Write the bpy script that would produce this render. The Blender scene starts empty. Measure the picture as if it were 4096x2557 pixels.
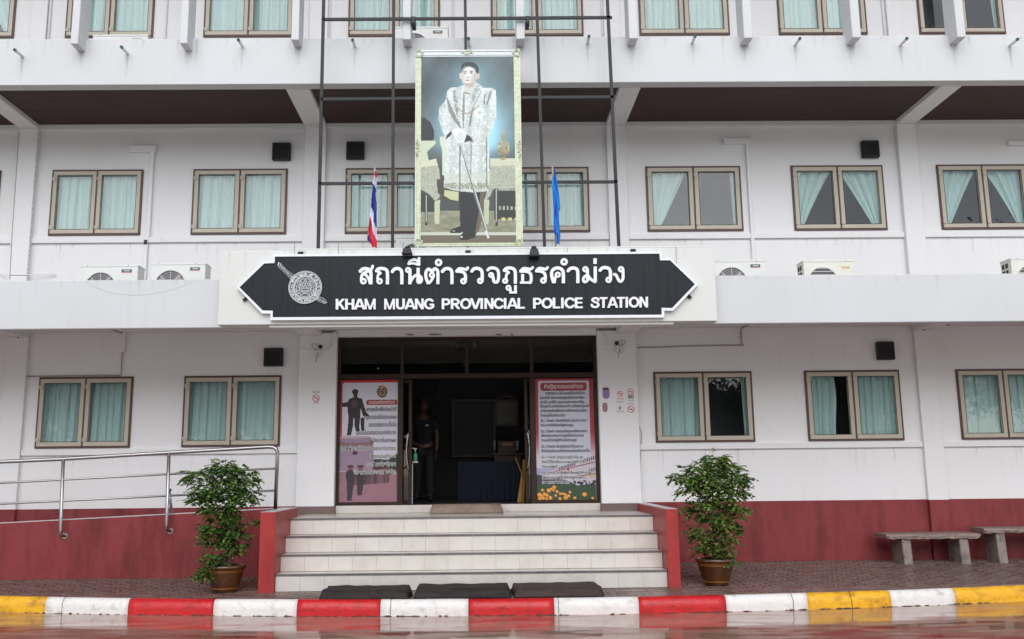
import bpy, bmesh, math, random
import numpy as np
from mathutils import Vector, Matrix, noise as mnoise
random.seed(7); np.random.seed(7)
SC = bpy.context.scene
COL = SC.collection
PI = math.pi

# ------------------------------------------------------------------ camera
CAM = dict(cx=0.18729, cy=-15.31905, cz=1.46748, f=3989.86, pitch=0.18565, yaw=0.01356, roll=-0.0100, px=1974.13, py=1130.80)
def _vec(x, dep, up):
    cp, sp = math.cos(CAM['pitch']), math.sin(CAM['pitch'])
    y, z = cp*dep - sp*up, sp*dep + cp*up
    cy, sy = math.cos(CAM['yaw']), math.sin(CAM['yaw'])
    return Vector((cy*x + sy*y, -sy*x + cy*y, z))
_cr, _sr = math.cos(CAM['roll']), math.sin(CAM['roll'])
cd = bpy.data.cameras.new('camera'); cam = bpy.data.objects.new('camera', cd); COL.objects.link(cam)
Rv, Uv, Fv = _vec(_cr, 0, _sr), _vec(-_sr, 0, _cr), _vec(0, 1, 0)
M = Matrix((Rv, Uv, -Fv)).transposed().to_4x4(); M.translation = (CAM['cx'], CAM['cy'], CAM['cz'])
cam.matrix_world = M
cd.sensor_width = 36; cd.lens = CAM['f']/4096*36
cd.shift_x = (2048-CAM['px'])/4096; cd.shift_y = (CAM['py']-1278.5)/4096
cd.clip_start = .1; cd.clip_end = 800
SC.camera = cam

# ------------------------------------------------------------------ daylight (rain, overcast)
world = bpy.data.worlds.new('World'); SC.world = world; world.use_nodes = True
wn = world.node_tree; wn.nodes.clear()
sky = wn.nodes.new('ShaderNodeTexSky'); sky.sky_type = 'NISHITA'; sky.sun_disc = False
sky.sun_elevation = math.radians(38); sky.sun_rotation = math.radians(172)
sky.air_density = 1.0; sky.dust_density = 0.8; sky.ozone_density = 1.0
hs = wn.nodes.new('ShaderNodeHueSaturation'); hs.inputs['Saturation'].default_value = .40
bg = wn.nodes.new('ShaderNodeBackground'); bg.inputs['Strength'].default_value = .15
wo = wn.nodes.new('ShaderNodeOutputWorld')
wn.links.new(sky.outputs[0], hs.inputs['Color']); wn.links.new(hs.outputs[0], bg.inputs[0]); wn.links.new(bg.outputs[0], wo.inputs[0])
sl = bpy.data.lights.new('sun', 'SUN'); sl.energy = 1.5; sl.angle = math.radians(62); sl.color = (1, .992, .98)
sun = bpy.data.objects.new('sun', sl); COL.objects.link(sun)
# light comes from above and behind the photographer
sun.rotation_euler = (math.radians(90-36), 0, math.radians(-8))
SC.view_settings.view_transform = 'Standard'; SC.view_settings.look = 'None'
SC.view_settings.gamma = 1; SC.view_settings.exposure = 0.40; SC.view_settings.use_curve_mapping = False
SC.cycles.max_bounces = 8; SC.cycles.transparent_max_bounces = 12; SC.cycles.sample_clamp_indirect = 6

# ------------------------------------------------------------------ surveying helpers: where a measured sight line meets a real plane
def _ray(u, v):
    a, b = (u-CAM['px'])/CAM['f'], (v-CAM['py'])/CAM['f']
    return _vec(_cr*a + _sr*b, 1, -(-_sr*a + _cr*b))
def A(u, v, y):
    d = _ray(u, v); t = (y-CAM['cy'])/d.y
    return CAM['cx']+t*d.x, CAM['cz']+t*d.z
S_ = 1.7725
_RG = {1: (0, 0), 2: (1366, 0), 3: (2732, 0), 4: (0, 853), 5: (1366, 853), 6: (2732, 853), 7: (0, 1704), 8: (1366, 1704), 9: (2732, 1704)}
def Rg(r, x, y, Y):
    ox, oy = _RG[r]; return A(ox+x/S_, oy+y/S_, Y)

# ------------------------------------------------------------------ materials
def lin(c):
    return tuple(((x/255)/12.92 if x/255 <= .04045 else ((x/255+.055)/1.055)**2.4) for x in c)
MATS = {}
def mat(name, col, rough=.6, metal=0, spec=.5, var=0, vscale=3, stretch=(1, 1, 1), col2=None, bump=0, bscale=60, rvar=0, coat=0, objvar=0, trans=0, c2pos=(.45, .7)):
    if name in MATS: return MATS[name]
    m = bpy.data.materials.new(name); m.use_nodes = True; nt = m.node_tree
    p = nt.nodes['Principled BSDF']; L = nt.links.new
    p.inputs['Roughness'].default_value = rough; p.inputs['Metallic'].default_value = metal
    p.inputs['Specular IOR Level'].default_value = spec; p.inputs['Coat Weight'].default_value = coat
    p.inputs['Base Color'].default_value = (*col, 1)
    geo = nt.nodes.new('ShaderNodeNewGeometry')
    mp = nt.nodes.new('ShaderNodeMapping'); mp.inputs['Scale'].default_value = stretch; L(geo.outputs['Position'], mp.inputs[0])
    cs = None
    if col2 is not None or var:
        n = nt.nodes.new('ShaderNodeTexNoise'); n.inputs['Scale'].default_value = vscale; n.inputs['Detail'].default_value = 6; n.inputs['Roughness'].default_value = .62
        L(mp.outputs[0], n.inputs['Vector'])
        r = nt.nodes.new('ShaderNodeValToRGB'); r.color_ramp.elements[0].position = c2pos[0]; r.color_ramp.elements[1].position = c2pos[1]
        c2 = col2 if col2 is not None else tuple(x*(1-var) for x in col)
        r.color_ramp.elements[0].color = (*col, 1); r.color_ramp.elements[1].color = (*c2, 1)
        L(n.outputs['Fac'], r.inputs[0]); cs = r.outputs[0]
        if var and col2 is not None:
            n2 = nt.nodes.new('ShaderNodeTexNoise'); n2.inputs['Scale'].default_value = vscale*4.3; n2.inputs['Detail'].default_value = 5
            L(geo.outputs['Position'], n2.inputs['Vector'])
            mr = nt.nodes.new('ShaderNodeMapRange'); mr.inputs['To Min'].default_value = 1-var; mr.inputs['To Max'].default_value = 1+var; L(n2.outputs['Fac'], mr.inputs[0])
            mm = nt.nodes.new('ShaderNodeVectorMath'); mm.operation = 'SCALE'; L(cs, mm.inputs[0]); L(mr.outputs[0], mm.inputs['Scale']); cs = mm.outputs[0]
    if objvar:
        oi = nt.nodes.new('ShaderNodeObjectInfo'); mr = nt.nodes.new('ShaderNodeMapRange'); mr.inputs['To Min'].default_value = 1-objvar; mr.inputs['To Max'].default_value = 1+objvar
        L(oi.outputs['Random'], mr.inputs[0]); mm = nt.nodes.new('ShaderNodeVectorMath'); mm.operation = 'SCALE'
        if cs is None:
            mm.inputs[0].default_value = col
        else: L(cs, mm.inputs[0])
        L(mr.outputs[0], mm.inputs['Scale']); cs = mm.outputs[0]
    if cs is not None: L(cs, p.inputs['Base Color'])
    if rvar:
        n = nt.nodes.new('ShaderNodeTexNoise'); n.inputs['Scale'].default_value = 2.2; n.inputs['Detail'].default_value = 4; L(geo.outputs['Position'], n.inputs['Vector'])
        mr = nt.nodes.new('ShaderNodeMapRange'); mr.inputs['From Min'].default_value = .35; mr.inputs['From Max'].default_value = .65
        mr.inputs['To Min'].default_value = max(.02, rough-rvar); mr.inputs['To Max'].default_value = rough+rvar; L(n.outputs['Fac'], mr.inputs[0]); L(mr.outputs[0], p.inputs['Roughness'])
    if bump:
        n = nt.nodes.new('ShaderNodeTexNoise'); n.inputs['Scale'].default_value = bscale; n.inputs['Detail'].default_value = 4; L(geo.outputs['Position'], n.inputs['Vector'])
        b = nt.nodes.new('ShaderNodeBump'); b.inputs['Strength'].default_value = bump; b.inputs['Distance'].default_value = .01; L(n.outputs['Fac'], b.inputs['Height']); L(b.outputs[0], p.inputs['Normal'])
    if trans: p.inputs['Transmission Weight'].default_value = trans
    MATS[name] = m; return m

def wall_paint(name, base, streak, stain, smin=.52):
    """weathered emulsion: broad mottling plus vertical rain streaks of grey-brown grime"""
    m = bpy.data.materials.new(name); m.use_nodes = True; nt = m.node_tree; L = nt.links.new
    p = nt.nodes['Principled BSDF']; p.inputs['Roughness'].default_value = .62; p.inputs['Specular IOR Level'].default_value = .3
    g = nt.nodes.new('ShaderNodeNewGeometry')
    n1 = nt.nodes.new('ShaderNodeTexNoise'); n1.inputs['Scale'].default_value = .9; n1.inputs['Detail'].default_value = 7; L(g.outputs['Position'], n1.inputs['Vector'])
    mp = nt.nodes.new('ShaderNodeMapping'); mp.inputs['Scale'].default_value = (9, 9, .55); L(g.outputs['Position'], mp.inputs[0])
    n2 = nt.nodes.new('ShaderNodeTexNoise'); n2.inputs['Scale'].default_value = 1.0; n2.inputs['Detail'].default_value = 5; L(mp.outputs[0], n2.inputs['Vector'])
    r1 = nt.nodes.new('ShaderNodeMapRange'); r1.inputs['From Min'].default_value = .3; r1.inputs['From Max'].default_value = .75; r1.inputs['To Max'].default_value = stain; L(n1.outputs['Fac'], r1.inputs[0])
    r2 = nt.nodes.new('ShaderNodeMapRange'); r2.inputs['From Min'].default_value = smin; r2.inputs['From Max'].default_value = .8; r2.inputs['To Max'].default_value = streak; L(n2.outputs['Fac'], r2.inputs[0])
    n5 = nt.nodes.new('ShaderNodeTexNoise'); n5.inputs['Scale'].default_value = 1.7; n5.inputs['Detail'].default_value = 3; L(g.outputs['Position'], n5.inputs['Vector'])
    r5 = nt.nodes.new('ShaderNodeMapRange'); r5.inputs['From Min'].default_value = .46; r5.inputs['From Max'].default_value = .68; L(n5.outputs['Fac'], r5.inputs[0])
    m5 = nt.nodes.new('ShaderNodeMath'); m5.operation = 'MULTIPLY'; L(r2.outputs[0], m5.inputs[0]); L(r5.outputs[0], m5.inputs[1])
    ad = nt.nodes.new('ShaderNodeMath'); ad.use_clamp = True; L(r1.outputs[0], ad.inputs[0]); L(m5.outputs[0], ad.inputs[1])
    mx = nt.nodes.new('ShaderNodeMix'); mx.data_type = 'RGBA'; mx.inputs['A'].default_value = (*base, 1); mx.inputs['B'].default_value = (base[0]*.62, base[1]*.58, base[2]*.52, 1)
    L(ad.outputs[0], mx.inputs['Factor']); L(mx.outputs['Result'], p.inputs['Base Color'])
    n3 = nt.nodes.new('ShaderNodeTexNoise'); n3.inputs['Scale'].default_value = 45; L(g.outputs['Position'], n3.inputs['Vector'])
    b = nt.nodes.new('ShaderNodeBump'); b.inputs['Strength'].default_value = .12; b.inputs['Distance'].default_value = .004; L(n3.outputs['Fac'], b.inputs['Height']); L(b.outputs[0], p.inputs['Normal'])
    MATS[name] = m; return m

m_wall = wall_paint('white_wall_paint', (.805, .798, .808), .22, .12)
m_fascia = wall_paint('white_fascia_paint', (.62, .628, .642), .22, .14)
m_block = wall_paint('cream_white_paint', (.69, .69, .665), .2, .12)
m_maroon = mat('maroon_paint', lin((132, 54, 57)), .5, spec=.3, col2=lin((106, 38, 40)), vscale=2.4, stretch=(1.8, 1.8, .35), var=.12, bump=.1)
m_cheek = mat('brick_red_paint', lin((164, 54, 52)), .42, spec=.35, col2=lin((142, 44, 40)), vscale=2.2, stretch=(1.5, 1.5, .8), var=.08, bump=.1)
m_ramp_top = mat('bare_plaster_edge', (.50, .48, .50), .35, var=.2, vscale=8)
m_wood = mat('dark_soffit_wood', lin((66, 44, 40)), .7, col2=lin((54, 35, 32)), vscale=2, stretch=(.4, 9, 1), var=.08)
m_brown = mat('brown_window_frame', lin((86, 58, 50)), .45, var=.15, vscale=6)
m_door = mat('dark_bronze_aluminium', lin((54, 38, 28)), .45, spec=.25, var=.2, vscale=5)
m_beige = mat('beige_sash_aluminium', lin((186, 176, 160)), .42, var=.06, vscale=5)
m_curtain = mat('pale_teal_curtain', (.54, .69, .68), .9, spec=.05, var=.12, vscale=4, stretch=(7, 1, .3))
m_black = mat('black_plastic', (.012, .012, .014), .55, var=.3, vscale=20)
m_blackmetal = mat('black_painted_steel', (.007, .007, .009), .55, var=.3, vscale=12)
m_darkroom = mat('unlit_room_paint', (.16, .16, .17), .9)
m_acwhite = mat('off_white_enamel', (.72, .73, .71), .4, var=.05, vscale=4)
m_accream = mat('cream_enamel', (.74, .73, .66), .4, var=.06, vscale=4)
m_pvc = mat('white_plastic_pipe', (.70, .70, .68), .45, var=.1, vscale=7)
m_teal = mat('teal_pipe_end', (.03, .16, .15), .5)
m_steel = mat('stainless_steel', (.40, .39, .39), .32, metal=1, rvar=.06)
m_sign = mat('slate_black_sign_panel', lin((26, 31, 37)), .4, spec=.25, col2=lin((12, 15, 19)), vscale=1, stretch=(22, 1, .8), c2pos=(.5, .72))
m_white_letter = mat('white_acrylic_letters', (.80, .80, .83), .4)
m_alu = mat('white_sign_border', (.78, .80, .84), .3, var=.06, vscale=8)
m_tile = mat('cream_ceramic_tile', (.64, .595, .55), .22, spec=.5, col2=(.57, .52, .465), vscale=2.5, var=.05, objvar=.025, coat=.2)
m_grout = mat('tile_grout', (.55, .50, .46), .8, var=.2, vscale=20)
m_nosing = mat('grey_step_nosing', (.22, .20, .20), .45, var=.3, vscale=9)
m_base = mat('taupe_skirting', lin((112, 92, 88)), .5, var=.1)
m_red = mat('red_kerb_paint', lin((196, 20, 26)), .34, col2=lin((120, 16, 16)), vscale=6, stretch=(1, 1, 2.5), var=.22, bump=.4, bscale=30, c2pos=(.5, .78))
m_kwhite = mat('white_kerb_paint', (.78, .75, .72), .4, col2=(.30, .25, .20), vscale=6.5, stretch=(1, 1, 1.2), var=.14, bump=.4, bscale=30, c2pos=(.54, .86))
m_yellow = mat('yellow_kerb_paint', lin((236, 176, 26)), .38, col2=lin((140, 92, 24)), vscale=6.5, stretch=(1, 1, 1.6), var=.2, bump=.4, bscale=30, c2pos=(.48, .78))
m_paver = mat('wet_brown_paver', lin((116, 90, 82)), .34, col2=lin((84, 67, 62)), vscale=5, var=.25, objvar=.22, rvar=.16, bump=.6, bscale=26)
m_joint = mat('paver_bedding', (.045, .034, .03), .5, var=.3, vscale=20)
m_concrete = mat('weathered_concrete', (.26, .215, .185), .7, col2=(.12, .095, .085), vscale=9, var=.2, bump=.6, bscale=40)
m_plank = mat('weathered_plank', (.24, .175, .145), .55, col2=(.07, .045, .04), vscale=3, stretch=(2, 12, 12), var=.2, bump=.6, bscale=30)
m_mat = mat('wet_dark_foam_mat', (.032, .023, .021), .7, spec=.3, col2=(.010, .008, .008), vscale=3, stretch=(1, 4, 6), var=.25, bump=1, bscale=22)
m_mat2 = mat('brown_cloth_mat', (.26, .19, .15), .85, col2=(.18, .125, .10), vscale=5, var=.2, bump=1, bscale=40)
m_pot = mat('brown_glazed_clay', lin((86, 50, 20)), .2, col2=lin((50, 28, 14)), vscale=5, stretch=(1, 1, .5), var=.15, coat=.5)
m_soil = mat('potting_soil', (.06, .045, .035), .9, bump=1, bscale=50)
m_bark = mat('grey_brown_bark', (.13, .10, .08), .8, bump=.8, bscale=60)
m_skin = mat('skin', (.10, .052, .036), .5)
m_hair = mat('dark_hair', (.012, .010, .009), .6)
m_polo = mat('black_cotton', (.012, .012, .016), .9)
m_trouser = mat('dark_trousers', (.022, .022, .024), .9)
m_paper = mat('white_paper_card', (.78, .77, .79), .5)
m_print = mat('grey_print', (.20, .19, .20), .7)
m_printred = mat('red_print', lin((206, 40, 52)), .6)
m_purple = mat('purple_card', lin((150, 120, 176)), .6, var=.1, vscale=12)
m_pink = mat('dusty_pink_card', lin((160, 118, 124)), .6, var=.1, vscale=12)
m_blue_cloth = mat('navy_table_cloth', lin((16, 27, 46)), .85, var=.25, vscale=3, stretch=(6, 1, .5))
m_yellowwood = mat('yellow_brown_wood', lin((150, 116, 50)), .5, var=.2, vscale=6)
m_green = mat('green_gel', lin((60, 140, 96)), .2)
m_tube = mat('lamp_tube_glass', (.80, .80, .80), .25)
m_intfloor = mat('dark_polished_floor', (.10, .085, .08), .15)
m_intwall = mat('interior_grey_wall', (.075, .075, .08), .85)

def glass(name, tint, refl=.08, rough=.01):
    m = bpy.data.materials.new(name); m.use_nodes = True; nt = m.node_tree; nt.nodes.clear(); L = nt.links.new
    out = nt.nodes.new('ShaderNodeOutputMaterial'); mx = nt.nodes.new('ShaderNodeMixShader')
    t = nt.nodes.new('ShaderNodeBsdfTransparent'); t.inputs[0].default_value = (*tint, 1)
    g = nt.nodes.new('ShaderNodeBsdfGlossy'); g.inputs['Roughness'].default_value = rough
    f = nt.nodes.new('ShaderNodeFresnel'); f.inputs[0].default_value = 1.45
    a = nt.nodes.new('ShaderNodeMath'); a.operation = 'ADD'; a.inputs[1].default_value = refl; a.use_clamp = True
    L(f.outputs[0], a.inputs[0]); L(a.outputs[0], mx.inputs[0]); L(t.outputs[0], mx.inputs[1]); L(g.outputs[0], mx.inputs[2]); L(mx.outputs[0], out.inputs[0])
    return m
m_glass = glass('window_glass', (.95, .975, .97), .0)
m_darkglass = glass('tinted_door_glass', (.62, .60, .57), .005)

def leafmat(name, c1, c2, c3):
    m = bpy.data.materials.new(name); m.use_nodes = True; nt = m.node_tree; L = nt.links.new
    p = nt.nodes['Principled BSDF']; p.inputs['Roughness'].default_value = .42
    g = nt.nodes.new('ShaderNodeNewGeometry'); r = nt.nodes.new('ShaderNodeValToRGB')
    r.color_ramp.elements[0].color = (*c1, 1); r.color_ramp.elements[1].color = (*c3, 1); e = r.color_ramp.elements.new(.55); e.color = (*c2, 1)
    L(g.outputs['Random Per Island'], r.inputs[0]); L(r.outputs[0], p.inputs['Base Color'])
    p.inputs['Subsurface Weight'].default_value = 0
    t = nt.nodes.new('ShaderNodeBsdfTranslucent'); L(r.outputs[0], t.inputs[0]); mx = nt.nodes.new('ShaderNodeMixShader'); mx.inputs[0].default_value = .25
    o = nt.nodes['Material Output']; L(p.outputs[0], mx.inputs[1]); L(t.outputs[0], mx.inputs[2]); L(mx.outputs[0], o.inputs[0])
    return m
m_leaf = leafmat('small_green_leaves', (.020, .062, .016), (.055, .14, .025), (.20, .29, .05))
m_leaf2 = leafmat('fresh_green_leaves', (.028, .075, .018), (.085, .17, .03), (.28, .36, .06))
m_treeleaf = leafmat('broad_tree_leaves', (.010, .028, .010), (.02, .05, .014), (.045, .08, .02))

def vcmat(name, rough=.5, coat=0):
    m = bpy.data.materials.new(name); m.use_nodes = True; nt = m.node_tree
    p = nt.nodes['Principled BSDF']; p.inputs['Roughness'].default_value = rough; p.inputs['Coat Weight'].default_value = coat
    a = nt.nodes.new('ShaderNodeVertexColor'); a.layer_name = 'print'; nt.links.new(a.outputs[0], p.inputs['Base Color'])
    return m
m_vinyl = vcmat('printed_vinyl', .45)
m_poster = vcmat('poster_print', .5)
m_flag = vcmat('wet_flag_cloth', .7)

# road: wet painted concrete with standing water
def road_material():
    m = bpy.data.materials.new('wet_road'); m.use_nodes = True; nt = m.node_tree; L = nt.links.new
    p = nt.nodes['Principled BSDF']; g = nt.nodes.new('ShaderNodeNewGeometry')
    mp = nt.nodes.new('ShaderNodeMapping'); mp.inputs['Scale'].default_value = (1, 3.2, 1); L(g.outputs['Position'], mp.inputs[0])
    n = nt.nodes.new('ShaderNodeTexNoise'); n.inputs['Scale'].default_value = 1.1; n.inputs['Detail'].default_value = 9; n.inputs['Roughness'].default_value = .68; n.inputs['Distortion'].default_value = .4; L(mp.outputs[0], n.inputs['Vector'])
    r = nt.nodes.new('ShaderNodeValToRGB'); r.color_ramp.elements[0].position = .50; r.color_ramp.elements[1].position = .60
    r.color_ramp.elements[0].color = (*lin((150, 118, 102)), 1); r.color_ramp.elements[1].color = (*lin((150, 66, 58)), 1); L(n.outputs['Fac'], r.inputs[0])
    n4 = nt.nodes.new('ShaderNodeTexNoise'); n4.inputs['Scale'].default_value = 14; n4.inputs['Detail'].default_value = 6; L(mp.outputs[0], n4.inputs['Vector'])
    mr = nt.nodes.new('ShaderNodeMapRange'); mr.inputs['To Min'].default_value = .72; mr.inputs['To Max'].default_value = 1.18; L(n4.outputs['Fac'], mr.inputs[0])
    vm = nt.nodes.new('ShaderNodeVectorMath'); vm.operation = 'SCALE'; L(r.outputs[0], vm.inputs[0]); L(mr.outputs[0], vm.inputs['Scale']); L(vm.outputs[0], p.inputs['Base Color'])
    n2 = nt.nodes.new('ShaderNodeTexNoise'); n2.inputs['Scale'].default_value = 1.6; n2.inputs['Detail'].default_value = 8; L(mp.outputs[0], n2.inputs['Vector'])
    rr = nt.nodes.new('ShaderNodeMapRange'); rr.inputs['From Min'].default_value = .46; rr.inputs['From Max'].default_value = .64; rr.inputs['To Min'].default_value = .05; rr.inputs['To Max'].default_value = .24; L(n2.outputs['Fac'], rr.inputs[0]); L(rr.outputs[0], p.inputs['Roughness'])
    n3 = nt.nodes.new('ShaderNodeTexNoise'); n3.inputs['Scale'].default_value = 5; n3.inputs['Detail'].default_value = 5; L(g.outputs['Position'], n3.inputs['Vector'])
    b = nt.nodes.new('ShaderNodeBump'); b.inputs['Strength'].default_value = .10; b.inputs['Distance'].default_value = .004; L(n3.outputs['Fac'], b.inputs['Height']); L(b.outputs[0], p.inputs['Normal'])
    p.inputs['Specular IOR Level'].default_value = .5
    return m
m_road = road_material()

# ------------------------------------------------------------------ mesh helpers
def obj(name, bm, m=None, parent=None, loc=(0, 0, 0), smooth=False, label=None, kind=None):
    me = bpy.data.meshes.new(name); bm.to_mesh(me); bm.free()
    return mobj(name, me, m, parent, loc, smooth, label, kind)
def mobj(name, me, m=None, parent=None, loc=(0, 0, 0), smooth=False, label=None, kind=None):
    if m is not None and len(me.materials) == 0:
        for x in (m if isinstance(m, (list, tuple)) else [m]): me.materials.append(x)
    if smooth:
        for p in me.polygons: p.use_smooth = True
    o = bpy.data.objects.new(name, me); COL.objects.link(o); o.location = loc
    if parent is not None: o.parent = parent
    if label: o['label'] = label
    if kind: o['kind'] = kind
    return o
def thing(name, label, cat, loc=(0, 0, 0), group=None):
    o = bpy.data.objects.new(name, None); COL.objects.link(o); o.location = loc; o['label'] = label; o['category'] = cat
    o.empty_display_size = .2
    if group: o['group'] = group
    return o
def tag(o, label, cat, group=None):
    o['label'] = label; o['category'] = cat
    if group: o['group'] = group
    return o
def B(): return bmesh.new()
def box(bm, x0, x1, y0, y1, z0, z1, bev=0, mi=0):
    vs = [bm.verts.new(c) for c in ((x0, y0, z0), (x1, y0, z0), (x1, y1, z0), (x0, y1, z0), (x0, y0, z1), (x1, y0, z1), (x1, y1, z1), (x0, y1, z1))]
    fs = [bm.faces.new([vs[i] for i in f]) for f in ((0, 1, 5, 4), (1, 2, 6, 5), (2, 3, 7, 6), (3, 0, 4, 7), (4, 5, 6, 7), (3, 2, 1, 0))]
    for f in fs: f.material_index = mi
    if bev:
        es = set(e for f in fs for e in f.edges)
        bmesh.ops.bevel(bm, geom=list(es), offset=bev, segments=1 if bev < .012 else 2, profile=.6, affect='EDGES')
    return bm
def bx(*a, **k): return box(B(), *a, **k)
def tube(bm, pts, r, n=10, cap=True, r1=None):
    pts = [Vector(p) for p in pts]; rings = []
    up = Vector((0, 0, 1))
    for i, p in enumerate(pts):
        t = (pts[min(i+1, len(pts)-1)]-pts[max(i-1, 0)]).normalized()
        a = t.cross(up)
        if a.length < .05: a = t.cross(Vector((0, 1, 0)))
        a.normalize(); b = t.cross(a).normalized()
        rr = r if r1 is None else r+(r1-r)*i/(len(pts)-1)
        rings.append([bm.verts.new(p+a*rr*math.cos(2*PI*k/n)+b*rr*math.sin(2*PI*k/n)) for k in range(n)])
    for i in range(len(rings)-1):
        for k in range(n): bm.faces.new((rings[i][k], rings[i][(k+1) % n], rings[i+1][(k+1) % n], rings[i+1][k]))
    if cap:
        bm.faces.new(rings[0][::-1]); bm.faces.new(rings[-1])
    return bm
def prism(bm, poly, y0, y1, mi=0):
    """polygon given as (x, z), extruded along y"""
    a = [bm.verts.new((x, y0, z)) for x, z in poly]; b = [bm.verts.new((x, y1, z)) for x, z in poly]; n = len(poly)
    fs = [bm.faces.new(a), bm.faces.new(b[::-1])]+[bm.faces.new((a[i], b[i], b[(i+1) % n], a[(i+1) % n])) for i in range(n)]
    for f in fs: f.material_index = mi
    bmesh.ops.recalc_face_normals(bm, faces=fs)
    return bm
def lathe(bm, prof, n=28, c=(0, 0)):
    rings = [[bm.verts.new((c[0]+r*math.cos(2*PI*k/n), c[1]+r*math.sin(2*PI*k/n), z)) for k in range(n)] for r, z in prof]
    for i in range(len(rings)-1):
        for k in range(n): bm.faces.new((rings[i][k], rings[i][(k+1) % n], rings[i+1][(k+1) % n], rings[i+1][k]))
    return bm
def cyl_y(bm, cx, cz, r, y0, y1, n=24):
    prism(bm, [(cx+r*math.cos(2*PI*k/n), cz+r*math.sin(2*PI*k/n)) for k in range(n)], y0, y1); return bm
def ring_y(bm, cx, cz, r0, r1, y0, y1, n=32):
    o0 = [[bm.verts.new((cx+r*math.cos(2*PI*k/n), y, cz+r*math.sin(2*PI*k/n))) for k in range(n)] for r, y in ((r0, y0), (r1, y0), (r1, y1), (r0, y1))]
    fs = []
    for i in range(4):
        for k in range(n): fs.append(bm.faces.new((o0[i][k], o0[i][(k+1) % n], o0[(i+1) % 4][(k+1) % n], o0[(i+1) % 4][k])))
    bmesh.ops.recalc_face_normals(bm, faces=fs); return bm
def spline(pts, n=6):
    """Catmull-Rom through the points"""
    P = [Vector(p) for p in pts]; out = []
    for i in range(len(P)-1):
        p0, p1, p2, p3 = P[max(i-1, 0)], P[i], P[i+1], P[min(i+2, len(P)-1)]
        for k in range(n):
            t = k/n; out.append(.5*((2*p1)+(p2-p0)*t+(2*p0-5*p1+4*p2-p3)*t*t+(3*p1-p0-3*p2+p3)*t**3))
    out.append(P[-1]); return out
def copy_tree(o, parent=None, loc=None):
    c = o.copy(); COL.objects.link(c)
    if parent is not None: c.parent = parent
    if loc is not None: c.location = loc
    for ch in o.children: copy_tree(ch, c)
    return c

# ------------------------------------------------------------------ signed-distance lettering: strokes -> clean solid letters
def sdf_strokes(prims, X, Y):
    D = np.full(X.shape, 1e9)
    def seg(x0, y0, x1, y1):
        dx, dy = x1-x0, y1-y0; L2 = dx*dx+dy*dy+1e-12
        t = np.clip(((X-x0)*dx+(Y-y0)*dy)/L2, 0, 1); return np.hypot(X-x0-t*dx, Y-y0-t*dy)
    for p in prims:
        k = p[0]
        if k == 'P':
            w = p[2]
            for a, b in zip(p[1][:-1], p[1][1:]): D = np.minimum(D, seg(*a, *b)-w)
        elif k == 'L':                                  # flat-ended bar
            (x0, y0), (x1, y1), w = p[1], p[2], p[3]
            L_ = math.hypot(x1-x0, y1-y0); ux, uy = (x1-x0)/L_, (y1-y0)/L_; cx, cy = (x0+x1)/2, (y0+y1)/2
            a = np.abs((X-cx)*ux+(Y-cy)*uy)-L_/2; b = np.abs(-(X-cx)*uy+(Y-cy)*ux)-w
            D = np.minimum(D, np.where((a > 0) & (b > 0), np.hypot(a, b), np.maximum(a, b)))
        elif k == 'O':
            cx, cy, r, w = p[1:]; D = np.minimum(D, np.abs(np.hypot(X-cx, Y-cy)-r)-w)
        elif k == 'E':                                  # elliptical arc as polyline
            cx, cy, rx, ry, a0, a1, w = p[1:]; n = 18
            pts = [(cx+rx*math.cos(a0+(a1-a0)*i/n), cy+ry*math.sin(a0+(a1-a0)*i/n)) for i in range(n+1)]
            for a, b in zip(pts[:-1], pts[1:]): D = np.minimum(D, seg(*a, *b)-w)
        elif k == 'CLIP':                               # keep y between
            D = np.maximum(D, np.maximum(p[1]-Y, Y-p[2]))
        elif k == 'CUT':
            x0, y0, x1, y1 = p[1:]; D = np.maximum(D, -np.maximum(np.maximum(x0-X, X-x1), np.maximum(y0-Y, Y-y1)))
    return D
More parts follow.
